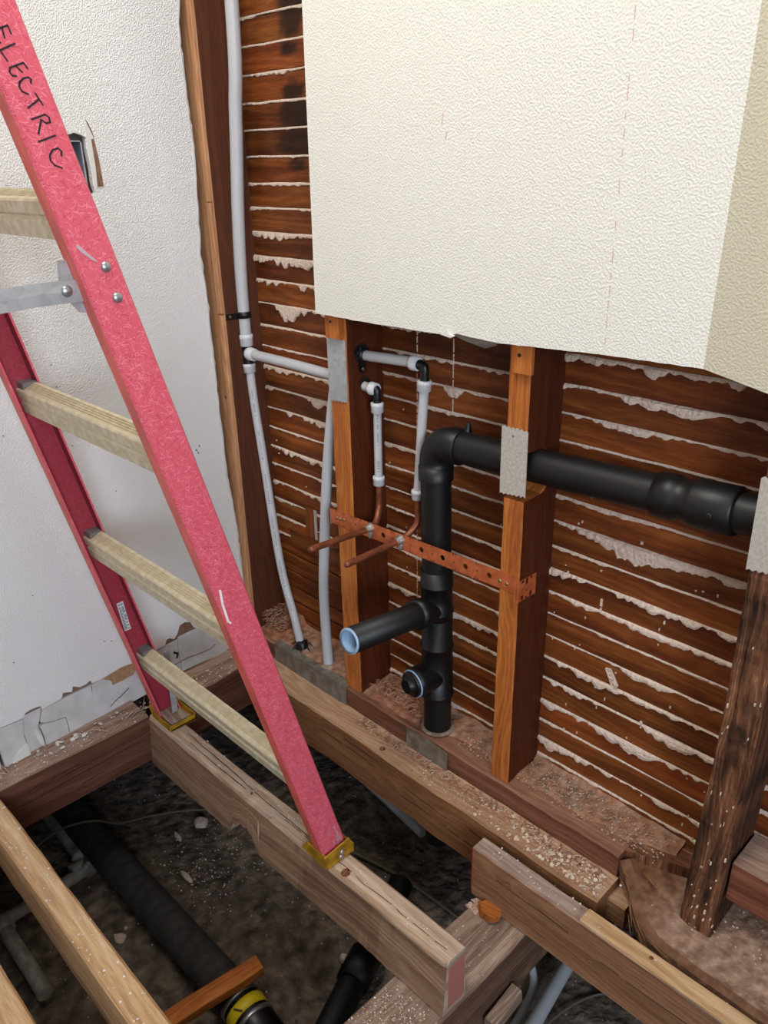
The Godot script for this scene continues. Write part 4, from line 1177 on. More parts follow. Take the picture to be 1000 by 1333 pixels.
	for q in [[0.585, 0.9625], [0.60, 0.9625], [0.64, 0.9625], [0.70, 0.9595], [0.95, 0.958]]:
		var r := PackedVector3Array()
		var hh := 0.0125
		for e in [Vector2(0, -hh), Vector2(0.0022, -hh), Vector2(0.0028, 0), Vector2(0.0022, hh), Vector2(0, hh)]: r.append(Vector3(0.6805 + e.x, q[1] + e.y, q[0]))
		sb.append(r)
	loft(st, sb, 3); put("spreader_bar", st, M.galv, L)
	st = mb(); turned(st, Vector3(0.683, 0.9635, 0.6035), Vector3(1, 0, 0), [[0, 0.0065], [0.0015, 0.0065], [0.0035, 0.0045], [0.0042, 0.0004]], 18); put("rivet", st, M.rivet, L)
	# feet: yellow boots
	for k in 2:
		st = mb()
		var s := -1.0 if k == 0 else 1.0
		var pt: Callable = near_pt if k == 0 else far_pt
		var o: Vector3 = pt.call(0.0, 0.0, 0.0)
		var wid := 0.070 if k == 0 else 0.078
		var x0 := o.x - s * 0.004
		var h := 0.030
		var z1 := o.z + 0.006; var z0 := o.z - 0.058
		var bx := func(a: Vector3, b: Vector3): box(st, Vector3(minf(a.x, b.x), a.y, a.z), Vector3(maxf(a.x, b.x), b.y, b.z), 0.0008)
		bx.call(Vector3(x0, -0.0445, z0), Vector3(x0 + s * wid, -0.040, z1))
		# outer side plate follows the rail
		var pl := V2([z0 + 0.002, -0.044, z1, -0.044, z1 + 0.006, -0.044 + h, z0 + 0.012, -0.044 + h + 0.006])
		slab(st, pl, Vector3(x0, 0, 0), Vector3(0, 0, 1), Vector3.UP, Vector3(-s * 0.003, 0, 0))
		bx.call(Vector3(x0, -0.0445, z1 - 0.001), Vector3(x0 + s * wid * (0.72 if k == 0 else 1.0), -0.0445 + (0.028 if k == 0 else 0.016), z1 + 0.002))
		bx.call(Vector3(x0, -0.0445, z0), Vector3(x0 + s * wid, -0.0445 + 0.016, z0 + 0.003))
		if k == 1: bx.call(Vector3(x0 + s * (wid - 0.003), -0.0445, z0), Vector3(x0 + s * wid, -0.0445 + 0.014, z1))
		var ft := put("foot", st, M.boot, L)
		if k == 0:
			for q in [[-0.022, 0.0], [-0.030, -0.009]]:
				st = mb(); turned(st, Vector3(x0 + 0.003, -0.027 + q[1], z0 + 0.030 - q[1] * 0.3), Vector3(1, 0, 0), [[0, 0.005], [0.001, 0.005], [0.0022, 0.003]], 12); put("rivet", st, M.rivet, ft)
			st = mb(); box(st, Vector3(x0 + 0.0028, -0.041, z0 + 0.008), Vector3(x0 + 0.0042, -0.0395, z1 - 0.008)); put("rib", st, M.boot, ft)
	# small brace inside the far foot
	st = mb()
	box(st, Vector3(0.1995, -0.03, 0.302), Vector3(0.2015, 0.13, 0.316), 0.0005); put("brace", st, M.galv, L)
	st = mb()
	box(st, Vector3(0.172, -0.040, 0.290), Vector3(0.232, -0.033, 0.336), 0.001); put("foot_pad", st, M.dusty, L)
	# front section with treads, mostly out of view on the room side
	for s in [-1.0, 1.0]:
		st = rail(func(t, u, x): return Vector3(0.464 + s * (0.298 - 0.05 * t) + x, -0.045 + t, 1.262 - 0.268 * t + u), -s, 0.0, LT, 0.075, 0.028)
		put("rail", st, M.fibreglass, L)
	for k in 5:
		var y := 0.24 + 0.305 * k
		var t := y + 0.045
		st = mb()
		box(st, Vector3(0.464 - 0.292 + 0.05 * t, y - 0.004, 1.264 - 0.268 * t), Vector3(0.464 + 0.292 - 0.05 * t, y, 1.338 - 0.268 * t), 0.001)
		box(st, Vector3(0.464 - 0.292 + 0.05 * t, y - 0.030, 1.336 - 0.268 * t), Vector3(0.464 + 0.292 - 0.05 * t, y - 0.002, 1.339 - 0.268 * t), 0.001)
		put("tread", st, M.rung, L)
	st = mb(); box(st, Vector3(0.464 - 0.225, LT - 0.06, 0.71), Vector3(0.464 + 0.225, LT - 0.02, 0.89), 0.008); put("top_cap", st, M.red_paint, L)

# ------------------------------------------------------------------ black drain
func build_drain():
	var D := thing("drain_pipe", "black plastic drain with elbow, tee and open side arm in front of the lath wall", "drain pipe", Vector3(0.68, 0, -0.03))
	var z := -0.032
	var top := Vector3(0.671, 0.565, z); var bot := Vector3(0.683, -0.05, z)
	var dn := (bot - top).normalized()
	var at := func(y: float) -> Vector3: return top + dn * ((top.y - y) / -dn.y)
	var st := mb(); tube(st, PackedVector3Array([top, at.call(0.33)]), 0.0285, 28); put("pipe", st, M.abs, D)
	st = mb(); tube(st, PackedVector3Array([at.call(0.14), at.call(-0.30)]), 0.0285, 28); put("pipe", st, M.abs, D)
	# elbow
	st = mb()
	var pts := PackedVector3Array(); var rr := PackedFloat32Array()
	pts.append(at.call(0.556)); rr.append(0.0325); pts.append(at.call(0.5815)); rr.append(0.0325)
	pts.append(at.call(0.582)); rr.append(0.0305)
	var c := Vector3(0.706, 0.592, z)
	for i in 9:
		var a := PI / 2 * i / 8.0
		pts.append(Vector3(c.x - 0.0355 * cos(a), c.y + 0.0375 * sin(a), z)); rr.append(0.0302)
	pts.append(Vector3(0.712, 0.6298, z)); rr.append(0.0302)
	tube(st, pts, rr, 28); put("elbow", st, M.abs_fit, D)
	st = mb(); turned(st, Vector3(0.706, 0.6295, z), Vector3(1, 0.012, 0), [[0, 0.0325], [0.026, 0.0325], [0.0275, 0.031], [0.0275, 0.028]], 28); put("elbow_hub", st, M.abs_fit, D)
	st = mb(); turned(st, Vector3(0.735, 0.655, z - 0.01), Vector3(0.1, 1, 0), [[0, 0.008], [0.01, 0.006], [0.02, 0.0025]], 8); put("cement_drip", st, M.abs_fit, D)
	# branch through the middle stud to the vent tee
	st = mb(); tube(st, PackedVector3Array([Vector3(0.72, 0.630, z), Vector3(0.93, 0.636, z - 0.004), Vector3(1.20, 0.647, z - 0.008)]), 0.0285, 28); put("pipe", st, M.abs, D)
	st = mb()
	var ax := Vector3(1, 0.04, -0.015).normalized()
	turned(st, Vector3(1.098, 0.643, z - 0.006), ax, [[0, 0.029], [0.0005, 0.0335], [0.030, 0.034], [0.034, 0.031], [0.050, 0.0305], [0.056, 0.0345], [0.060, 0.0355], [0.115, 0.0355], [0.118, 0.0330], [0.118, 0.0285]], 28)
	turned(st, Vector3(1.19, 0.645, z + 0.018), Vector3(0, 0.1, 1), [[0, 0.0045], [0.0125, 0.0045], [0.013, 0.003]], 12)
	put("vent_tee", st, M.abs_fit, D)
	st = mb(); tube(st, PackedVector3Array([Vector3(1.20, 0.647, z - 0.008), Vector3(1.60, 0.660, z - 0.012)]), 0.0285, 28); put("pipe", st, M.abs, D)
	# side tee
	st = mb()
	turned(st, at.call(0.372), dn, [[0, 0.028], [0.0002, 0.0315], [0.030, 0.0315], [0.0305, 0.0325], [0.033, 0.0325], [0.0335, 0.0310], [0.088, 0.0310], [0.0885, 0.0335], [0.0915, 0.0335], [0.092, 0.0318], [0.104, 0.0318], [0.1045, 0.0285]], 28)
	var a0: Vector3 = at.call(0.288)
	var ad := Vector3(0, 0.115, 1).normalized()
	turned(st, a0 + ad * 0.004, ad, [[0, 0.026], [0.022, 0.0265], [0.034, 0.0285], [0.042, 0.0300], [0.060, 0.0300], [0.0605, 0.0245]], 28)
	put("side_tee", st, M.abs_fit, D)
	st = mb()
	# open ended arm
	turned(st, a0, ad, [[0.02, 0.0246], [0.232, 0.0246], [0.2325, 0.0205], [0.12, 0.0205]], 28, 0)
	var arm := put("side_arm", st, M.abs, D)
	st = mb(); turned(st, a0, ad, [[0.2315, 0.0247], [0.2335, 0.0243], [0.2335, 0.0207], [0.2315, 0.0204], [0.165, 0.0203]], 28, 0)
	put("cement_rim", st, M.cement, arm)
	st = mb(); turned(st, a0 + ad * 0.194, ad, [[0, 0.0202], [0.001, 0.0202]], 20); put("inner_stop", st, M.collar, arm)
	# coupling and cleanout tee
	st = mb()
	turned(st, at.call(0.2675), dn, [[0, 0.0285], [0.0002, 0.0310], [0.062, 0.0310], [0.0622, 0.0335], [0.066, 0.0335], [0.0662, 0.0315], [0.092, 0.0315]], 28)
	put("coupling", st, M.abs_fit, D)
	st = mb()
	turned(st, at.call(0.176), dn, [[0, 0.0318], [0.082, 0.0318], [0.0822, 0.0335], [0.090, 0.0335], [0.0902, 0.0290]], 28)
	var cd := Vector3(-0.12, -0.02, 1).normalized()
	var c0: Vector3 = at.call(0.138)
	turned(st, c0, cd, [[0, 0.030], [0.050, 0.031], [0.062, 0.0318], [0.063, 0.0305], [0.063, 0.026]], 28)
	var co := put("cleanout_tee", st, M.abs_fit, D)
	st = mb(); turned(st, c0 + cd * 0.0615, cd, [[0, 0.0298], [0.0035, 0.0298], [0.0036, 0.027]], 28, 2); put("cement_ring", st, M.cement, co)
	st = mb(); turned(st, c0 + cd * 0.064, cd, [[0, 0.027], [0.006, 0.027], [0.007, 0.0255], [0.0072, 0.017], [0.016, 0.0165], [0.018, 0.0150]], 28)
	put("cleanout_plug", st, M.abs_fit, co)
	# hole in the plate
	st = mb(); turned(st, at.call(0.004), Vector3.UP, [[0, 0.036], [0.002, 0.0355], [0.003, 0.031]], 24); put("floor_collar", st, M.dusty, D)

# ------------------------------------------------------------------ water pipes
func collar(st: SurfaceTool, o: Vector3, d: Vector3, r: float, l: float):
	turned(st, o, d, [[0, r * 0.9], [0.0008, r], [l * 0.35, r * 1.03], [l * 0.4, r * 0.97], [l - 0.001, r * 0.97], [l, r * 0.88]], 18)

func pipe_print(st: SurfaceTool, pts: PackedVector3Array, r: float, toward: Vector3):
	# rows of tiny printed ticks along the pipe, too small to read
	var run := 0.0
	for i in pts.size() - 1:
		var d := (pts[i + 1] - pts[i])
		var l := d.length(); d = d.normalized()
		var n := (toward - d * toward.dot(d)).normalized()
		var w := d.cross(n)
		var x := 0.0
		while x < l:
			if sin((run + x) * 60.0) > -0.55 and rng.randf() < 0.85:
				var p := pts[i] + d * x
				var hw := 0.0018
				var ring0 := PackedVector3Array(); var ring1 := PackedVector3Array()
				for q in [Vector2(-hw, 0), Vector2(hw, 0), Vector2(hw, 1), Vector2(-hw, 1)]:
					var base: Vector3 = p + n * sqrt(r * r - q.x * q.x) + w * q.x + d * q.y * rng.randf_range(0.0008, 0.002)
					ring0.append(base - n * 0.0003); ring1.append(base + n * 0.0002)
				loft(st, [ring0, ring1], 3)
			x += 0.0034
		run += l

func build_water_pipes():
	var eye := Vector3(0.66, 0.2, 0.64)
	# riser by the corner stud with a tee
	var W := thing("water_pipe", "tall grey white riser pipe with black tee beside the corner stud", "water pipe", Vector3(0.1, 0, -0.05))
	var st := mb()
	tube(st, curve([Vector3(0.122, 2.43, -0.055), Vector3(0.121, 1.42, -0.053), Vector3(0.104, 1.18, -0.052), Vector3(0.0865, 0.993, -0.050), Vector3(0.0775, 0.85, -0.050), Vector3(0.0765, 0.735, -0.050)]), 0.0135, 20)
	put("riser", st, M.pex, W)
	st = mb(); collar(st, Vector3(0.0765, 0.742, -0.05), Vector3(0, -1, 0), 0.0165, 0.026); put("collar", st, M.collar, W)
	st = mb(); turned(st, Vector3(0.0775, 0.717, -0.05), Vector3(0.06, -1, 0), [[0, 0.0125], [0.044, 0.0118]], 18); turned(st, Vector3(0.079, 0.700, -0.05), Vector3(1, 0, 0.1), [[0, 0.0105], [0.020, 0.0105]], 18); put("tee", st, M.black_plastic, W)
	st = mb(); collar(st, Vector3(0.0805, 0.676, -0.05), Vector3(0.08, -1, 0), 0.0145, 0.020); put("collar", st, M.collar, W)
	st = mb(); collar(st, Vector3(0.086, 0.700, -0.0485), Vector3(1, 0.0, 0.08), 0.0145, 0.024); put("collar", st, M.collar, W)
	st = mb()
	var low := curve([Vector3(0.0825, 0.672, -0.050), Vector3(0.088, 0.60, -0.0495), Vector3(0.110, 0.455, -0.048), Vector3(0.160, 0.20, -0.038), Vector3(0.213, 0.07, -0.030), Vector3(0.245, -0.03, -0.026)])
	tube(st, low, 0.0098, 18); var lp := put("drop_pipe", st, M.pex, W)
	st = mb(); pipe_print(st, low.slice(5, low.size() - 7), 0.0098, eye); put("print", st, M.pex_print, lp).set_meta("kind", "stuff")
	st = mb()
	var br := curve([Vector3(0.105, 0.7005, -0.047), Vector3(0.25, 0.7005, -0.046), Vector3(0.425, 0.6965, -0.046)])
	tube(st, br, 0.0108, 18); var bp := put("branch_pipe", st, M.pex, W)
	# black pipe clip
	st = mb()
	turned(st, Vector3(0.0770, 0.792, -0.0505), Vector3(0.02, -1, 0), [[0, 0.0135], [0.0003, 0.0155], [0.014, 0.0155], [0.0143, 0.0135]], 20)
	box(st, Vector3(0.0705, 0.777, -0.045), Vector3(0.0765, 0.792, -0.004), 0.0015)
	var pc := put("pipe_clip", st, M.black_plastic, W)
	st = mb(); turned(st, Vector3(0.0765, 0.7845, -0.014), Vector3(1, 0, 0), [[0, 0.0035], [0.0012, 0.0028]], 10); put("screw", st, M.screw, pc)
	# putty and zip tie at the foot
	st = mb(); turned(st, Vector3(0.2395, 0.000, -0.0265), Vector3(0.1, 1, 0), [[0, 0.018], [0.006, 0.015], [0.016, 0.0125], [0.019, 0.0095]], 16)
	for k in 7:
		var an := k * 0.9
		tube(st, PackedVector3Array([Vector3(0.24, 0.006, -0.0265), Vector3(0.24 + cos(an) * 0.018, 0.013, -0.0265 + sin(an) * 0.018), Vector3(0.24 + cos(an) * 0.03, 0.003, -0.0265 + sin(an) * 0.024)]), [0.002, 0.0022, 0.0012], 5)
	put("sealant", st, M.black_plastic, W)
	# white pipe standing beside stud A
	var S := thing("water_pipe", "white pipe standing upright just left of the stud with the long plate", "water pipe", Vector3(0.36, 0, -0.025))
	st = mb()
	tube(st, curve([Vector3(0.403, 0.752, -0.045), Vector3(0.394, 0.70, -0.040), Vector3(0.3795, 0.60, -0.033), Vector3(0.363, 0.47, -0.028), Vector3(0.346, 0.31, -0.026), Vector3(0.337, 0.19, -0.025), Vector3(0.338, 0.06, -0.025), Vector3(0.343, -0.04, -0.025)]), 0.0115, 20); put("pipe", st, M.pex, S)
	st = mb(); box(st, Vector3(0.394, 0.722, -0.052), Vector3(0.4185, 0.752, -0.026), 0.004); put("fitting", st, M.collar, S)
	st = mb(); turned(st, Vector3(0.3425, 0.0, -0.025), Vector3.UP, [[0, 0.022], [0.003, 0.021], [0.005, 0.013]], 18); put("floor_collar", st, M.dusty, S)
	# hot and cold stubs: pipe out of stud A, elbow, down, collar, copper turning out through the strap
	for k in 2:
		var P: Node3D
		var y: float; var xe: float; var z: float; var yb: float; var xs: float; var hole: Vector3
		if k == 0:
			P = thing("supply_pipe", "longer supply pipe from the black clamp, dropping close beside the black drain", "water pipe", Vector3(0.62, 0.43, -0.03))
			y = 0.758; xe = 0.6325; z = -0.040; yb = 0.508; xs = 0.618; hole = Vector3(0.6115, 0.4235, 0.004)
		else:
			P = thing("supply_pipe", "shorter supply pipe with printed text and the upper left copper stub", "water pipe", Vector3(0.51, 0.43, -0.03))
			y = 0.694; xe = 0.5085; z = -0.040; yb = 0.508; xs = 0.5105; hole = Vector3(0.5275, 0.4225, 0.004)
		var r := 0.0098 if k == 0 else 0.009
		st = mb()
		tube(st, PackedVector3Array([Vector3(0.476, y - 0.004 * (1 - k), z), Vector3(xe - 0.012, y + (0.003 if k == 0 else -0.002), z)]), r, 18); put("pipe", st, M.pex, P)
		st = mb(); collar(st, Vector3(xe - 0.016 - (0.014 if k == 0 else 0.0), y + 0.001 - k * 0.002, z), Vector3(1, 0, 0), r + 0.0035, 0.018); put("collar", st, M.collar, P)
		st = mb()
		tube(st, curve([Vector3(xe - 0.014, y, z), Vector3(xe - 0.002, y - 0.001, z), Vector3(xe + 0.002, y - 0.006, z), Vector3(xe + 0.002, y - 0.028, z)]), 0.0085, 16)
		turned(st, Vector3(xe - 0.013, y + 0.000, z), Vector3(1, 0, 0), [[0, 0.0088], [0.005, 0.0095], [0.0052, 0.0085]], 16)
		put("elbow", st, M.black_plastic, P)
		var pt := Vector3(xe + 0.002, y - 0.026, z)
		var pb := Vector3(xs, yb, z)
		st = mb(); collar(st, pt, (pb - pt), r + 0.0035, 0.020); put("collar", st, M.collar, P)
		st = mb()
		var run := PackedVector3Array([pt, pt.lerp(pb, 0.3), pt.lerp(pb, 0.6), pb]); tube(st, run, r - 0.001, 18)
		var dp := put("drop_pipe", st, M.pex, P)
		if k == 1:
			st = mb(); pipe_print(st, PackedVector3Array([pt.lerp(pb, 0.14), pt.lerp(pb, 0.88)]), r - 0.001, eye); put("print", st, M.pex_print, dp).set_meta("kind", "stuff")
		st = mb(); collar(st, pb + Vector3(0, 0.009, 0), Vector3(0, -1, 0), r + 0.0028, 0.019); put("collar", st, M.collar, P)
		st = mb()
		var out := Vector3(hole.x - 0.001, hole.y + (0.006 if k == 1 else -0.002), 0.152 if k == 1 else 0.138)
		tube(st, curve([pb + Vector3(0, -0.006, 0), pb + Vector3(0.0, -0.035, 0), pb + Vector3(0.001, -0.058, 0.002), Vector3(lerpf(pb.x, hole.x, 0.6), hole.y + 0.009, z + 0.017), hole + Vector3(0, 0.0, -0.008), hole + Vector3(0, 0, 0.012), hole.lerp(out, 0.5), out]), 0.0064, 18)
		turned(st, out, (out - hole).normalized(), [[-0.001, 0.0066], [0.003, 0.0062], [0.006, 0.0042], [0.0068, 0.001]], 16)
		var cu := put("copper_stub", st, M.copper, P)
		st = mb()
		turned(st, hole + Vector3(0, 0, -0.004), Vector3(0, 0, 1), [[0, 0.0115], [0.003, 0.0115], [0.007, 0.0088], [0.014, 0.0072], [0.016, 0.0064]], 14)
		turned(st, hole + Vector3(0.003, -0.009, 0.0), Vector3(0.1, -1, 0.3), [[-0.002, 0.0055], [0.006, 0.005], [0.011, 0.002]], 8)
		put("solder", st, M.solder, cu)
	# clamp on the side of stud A
	var C := thing("pipe_clamp", "black ear clamp screwed to the side of the stud at the top supply pipe", "clamp", Vector3(0.476, 0.75, -0.04))
	st = mb()
	turned(st, Vector3(0.4705, 0.755, -0.04), Vector3(1, 0, 0), [[0, 0.0135], [0.012, 0.0135], [0.0122, 0.0095]], 18)
	slab(st, V2([-0.046, 0.76, -0.034, 0.76, -0.030, 0.735, -0.032, 0.722, -0.040, 0.719, -0.047, 0.724]), Vector3(0.4703, 0, 0), Vector3(0, 0, 1), Vector3.UP, Vector3(0.005, 0, 0))
	box(st, Vector3(0.4705, 0.762, -0.037), Vector3(0.479, 0.772, -0.029), 0.001); box(st, Vector3(0.4705, 0.758, -0.026), Vector3(0.479, 0.766, -0.020), 0.001)
	put("clamp", st, M.black_plastic, C)
	st = mb(); turned(st, Vector3(0.4752, 0.727, -0.039), Vector3(1, 0, 0), [[0, 0.0036], [0.0015, 0.003]], 10); put("screw", st, M.screw, C)

# ------------------------------------------------------------------ copper strap, nail plates
func build_strap_and_plates():
	var S := thing("pipe_strap", "perforated copper strap stretched across two studs holding the copper stubs", "strap", Vector3(0.64, 0.41, 0))
	var a := Vector3(0.4045, 0.4135, 0.0006)
	var dx := Vector3(0.481, 0.0135, 0.0).normalized()
	var dy := Vector3(-dx.y, dx.x, 0)
	var tr := Transform3D(Basis(dx, dy, Vector3(0, 0, 1)), a)
	var st := mb()
	var holes := []
	for q in [[0.021, 2.0], [0.032, 2.0], [0.043, 2.0], [0.066, 1.4], [0.078, 2.2], [0.095, 1.4], [0.123, 5.6], [0.159, 5.6], [0.185, 1.8], [0.208, 5.6], [0.2345, 1.8], [0.2615, 5.6], [0.2895, 1.8], [0.315, 5.6], [0.3425, 1.8], [0.3695, 5.6], [0.396, 1.8], [0.4235, 5.4]]:
		holes.append([Vector2(q[0], 0.0), q[1] / 1000.0])
	holed_strip(st, tr, 0.487, 0.0325, 0.0012, holes, 16)
	put("strap_face", st, M.strap, S)
	# bent round the side of the middle stud, slightly crumpled
	st = mb()
	var b := Transform3D(Basis(Vector3(0, 0, -1), Vector3.UP, Vector3(1, 0, 0)), Vector3(0.8905, 0.4155, 0.002))
	holed_strip(st, b, 0.050, 0.040, 0.0012, [[Vector2(0.012, 0.002), 0.0018], [Vector2(0.024, -0.004), 0.0018], [Vector2(0.036, 0.003), 0.0018]], 10)
	put("strap_return", st, M.strap, S)
	st = mb(); box(st, Vector3(0.8885, 0.396, 0.0), Vector3(0.8925, 0.436, 0.003), 0.001); put("fold", st, M.strap, S)
	for q in [[0.021, 0.0], [0.032, 0.0], [0.043, 0.001], [0.447, -0.002], [0.462, -0.003]]:
		st = mb(); turned(st, tr * Vector3(q[0], q[1], 0.001), Vector3(0, 0, 1), [[0, 0.0038], [0.0012, 0.0034], [0.0022, 0.0018]], 10); put("screw", st, M.screw, S)
	# nail plates: thin, with toothed ends
	var np := [[0.4205, 0.4725, 0.664, 0.787, 0.0008, "long grey nail plate on the stud above the copper stubs"], [0.8435, 0.8945, 0.586, 0.701, 0.0008, "silver nail plate across the middle stud in front of the black drain"], [1.2515, 1.303, 0.590, 0.720, 0.0008, "silver nail plate at the far right edge beside the vent tee"]]
	for k in 3:
		var q: Array = np[k]
		var t := thing("nail_plate", q[5], "nail plate", Vector3(q[0], q[2], 0), "nail plates on the studs")
		var poly := PackedVector2Array()
		var n := 12
		for i in n + 1: poly.append(Vector2(lerpf(q[0], q[1], float(i) / n), q[2] + 0.005 * (float(i) / n) + (0.0018 if i % 2 else -0.0012) * (0.6 + 0.8 * rng.randf())))
		for i in n + 1: poly.append(Vector2(lerpf(q[1], q[0], float(i) / n) - 0.001, q[3] + (0.0018 if i % 2 else -0.0012) * (0.6 + 0.8 * rng.randf())))
		st = mb(); slab(st, poly, Vector3(0, 0, q[4]), Vector3.RIGHT, Vector3.UP, Vector3(0, 0, 0.0016)); put("plate", st, M.plate if k > 0 else M.galv, t)
		st = mb(); turned(st, Vector3((q[0] + q[1]) / 2 - 0.004, q[3] - 0.012, q[4] + 0.0015), Vector3(0, 0, 1), [[0, 0.0025], [0.001, 0.002]], 8); put("nail", st, M.rivet, t)
	# plate on the sole plate under the drain, and the flashing strip left of it
	var t := thing("nail_plate", "grey nail plate lying along the front of the sole plate below the drain", "nail plate", Vector3(0.69, -0.03, 0.01))
	st = mb(); slab(st, V2([0.634, -0.002, 0.69, 0.0005, 0.748, -0.0035, 0.748, -0.057, 0.634, -0.059]), Vector3(0, 0, 0.0115), Vector3.RIGHT, Vector3.UP, Vector3(0, 0, 0.0014)); put("plate", st, M.flashing.duplicate(), t)
	(t.get_child(0) as MeshInstance3D).material_override.albedo_color = Color(0.58, 0.54, 0.47)
	t = thing("flashing_strip", "stained dark metal flashing in two lengths along the sole plate below the white pipes", "flashing", Vector3(0.3, -0.03, 0.01))
	for s in [[0.175, 0.318], [0.320, 0.440]]:
		st = mb()
		slab(st, V2([s[0], -0.050, s[1], -0.050, s[1], 0.001, s[0], 0.001]), Vector3(0, 0, 0.0085), Vector3.RIGHT, Vector3.UP, Vector3(0, 0, 0.0012))
		slab(st, V2([s[0], -0.010, s[1], -0.010, s[1], 0.0095, s[0], 0.0095]), Vector3(0, 0.0012, 0), Vector3.RIGHT, Vector3(0, 0, 1), Vector3(0, -0.0012, 0))
		put("length", st, M.flashing, t)

# ------------------------------------------------------------------ crawlspace
func build_crawlspace():
	var st := mb()
	var n := 110
	var rows := []
	st.set_smooth_group(1)
	var h := func(x: float, z: float) -> float: return -0.555 + 0.03 * fn.get_noise_2d(x * 2.3, z * 2.3) + 0.010 * fn.get_noise_2d(x * 13.0, z * 13.0) + 0.004 * fn.get_noise_2d(x * 45.0, z * 45.0)
	for i in n:
		for j in n:
			var x0 := -1.4 + 5.2 * i / n; var x1 := -1.4 + 5.2 * (i + 1) / n
			var z0 := -1.4 + 5.0 * j / n; var z1 := -1.4 + 5.0 * (j + 1) / n
			var a := Vector3(x0, h.call(x0, z0), z0); var b := Vector3(x1, h.call(x1, z0), z0); var c := Vector3(x1, h.call(x1, z1), z1); var d := Vector3(x0, h.call(x0, z1), z1)
			for p in [a, b, c, a, c, d]: vtx(st, p, Vector2(p.x, p.z), NOCOL)
	var g := struct("ground", st, M.dirt, "dark bare dirt at the bottom of the crawlspace", "ground")
	# old cast iron line
	var t := thing("sewer_pipe", "thick black iron pipe on the crawlspace dirt leading to the yellow banded coupling", "drain pipe", Vector3(0.2, -0.54, 0.457))
	st = mb(); tube(st, PackedVector3Array([Vector3(-0.9, -0.485, 0.440), Vector3(-0.05, -0.488, 0.452), Vector3(0.57, -0.484, 0.445)]), 0.041, 24)
	put("pipe", st, M.iron, t)
	t = thing("pipe_coupling", "black rubber coupling with steel clamps and a yellow band, at the bottom edge", "coupling", Vector3(0.57, -0.51, 0.44))
	st = mb(); turned(st, Vector3(0.562, -0.482, 0.444), Vector3(1, -0.12, 0.05), [[0, 0.036], [0.002, 0.042], [0.12, 0.042], [0.122, 0.036]], 24); put("sleeve", st, M.black_plastic, t)
	st = mb(); turned(st, Vector3(0.590, -0.4855, 0.4455), Vector3(1, -0.12, 0.05), [[0, 0.042], [0.0005, 0.0435], [0.024, 0.0435], [0.0245, 0.042]], 24); put("label_band", st, M.yellow, t)
	for o in [0.571, 0.622]:
		st = mb(); turned(st, Vector3(o, -0.482 - (o - 0.562) * 0.12, 0.444 + (o - 0.562) * 0.05), Vector3(1, -0.12, 0.05), [[0, 0.042], [0.0005, 0.0445], [0.010, 0.0445], [0.0105, 0.042]], 24); put("clamp_band", st, M.rivet, t)
	st = mb()
	for k in 5:
		var an := 0.95 + k * 0.0
		var o := Vector3(0.596 + k * 0.0035, -0.4862, 0.4458)
		var nn := Vector3(0.1, 0.78, 0.62 - 0.05 * k).normalized()
		box(st, o + nn * 0.0432 + Vector3(-0.001, -0.003, -0.001), o + nn * 0.0442 + Vector3(0.001, 0.003, 0.001))
	put("label_print", st, M.sticker_ink, t)
	# thin grey supply line with tee and elbows
	t = thing("supply_line", "old grey water line with tee and elbows beside the thick iron pipe", "water pipe", Vector3(0.0, -0.53, 0.6))
	st = mb()
	tube(st, PackedVector3Array([Vector3(-0.9, -0.50, 0.488), Vector3(-0.05, -0.515, 0.493)]), 0.017, 16)
	tube(st, PackedVector3Array([Vector3(-0.012, -0.52, 0.51), Vector3(-0.006, -0.52, 0.70)]), 0.016, 16)
	tube(st, PackedVector3Array([Vector3(0.0, -0.52, 0.713), Vector3(0.20, -0.515, 0.714), Vector3(0.245, -0.515, 0.715)]), 0.017, 16)
	put("pipe", st, M.grey_pipe, t)
	st = mb()
	turned(st, Vector3(-0.062, -0.518, 0.494), Vector3(1, 0, 0), [[0, 0.022], [0.012, 0.022], [0.013, 0.0195], [0.045, 0.0195], [0.046, 0.022], [0.062, 0.022], [0.063, 0.015]], 16)
	turned(st, Vector3(-0.028, -0.518, 0.500), Vector3(0.1, 0, 1), [[0, 0.019], [0.022, 0.0215], [0.032, 0.0215], [0.033, 0.016]], 16)
	put("tee", st, M.grey_pipe, t)
	st = mb(); turned(st, Vector3(-0.004, -0.52, 0.690), Vector3(0, 0, 1), [[0, 0.021], [0.035, 0.021], [0.04, 0.015]], 16); turned(st, Vector3(-0.004, -0.52, 0.712), Vector3(1, 0, 0), [[0, 0.020], [0.03, 0.021], [0.031, 0.017]], 16); put("elbow", st, M.grey_pipe, t)
	# orange stick resting on the iron pipe
	t = thing("wood_stick", "short orange brown stick lying across the iron pipe at the bottom", "wood scrap", Vector3(0.56, -0.44, 0.5))
	st = mb(); beam(st, Vector3(0.532, -0.425, 0.70), Vector3(0.578, -0.418, 0.392), Vector3(0.1, 1, 0), 0.036, 0.024, 0.002, 0.0015); put("stick", st, M.stud, t)
	# newer black drain under the girder
	t = thing("sewer_pipe", "black plastic pipe with a coupling, slipping under the girder below the tan joist", "drain pipe", Vector3(0.70, -0.54, 0.25))
	st = mb(); tube(st, PackedVector3Array([Vector3(0.60, -0.485, 0.00), Vector3(0.672, -0.495, 0.180), Vector3(0.78, -0.51, 0.46)]), 0.030, 20); put("pipe", st, M.abs, t)
	st = mb(); turned(st, Vector3(0.672, -0.495, 0.180), Vector3(0.38, -0.05, 1), [[0, 0.031], [0.001, 0.036], [0.075, 0.036], [0.076, 0.031]], 20); put("coupling", st, M.abs_fit, t)
	t = thing("plastic_pipe", "pale grey pipe glimpsed in the dark under the joist along the lath wall", "water pipe", Vector3(0.45, -0.47, -0.14))
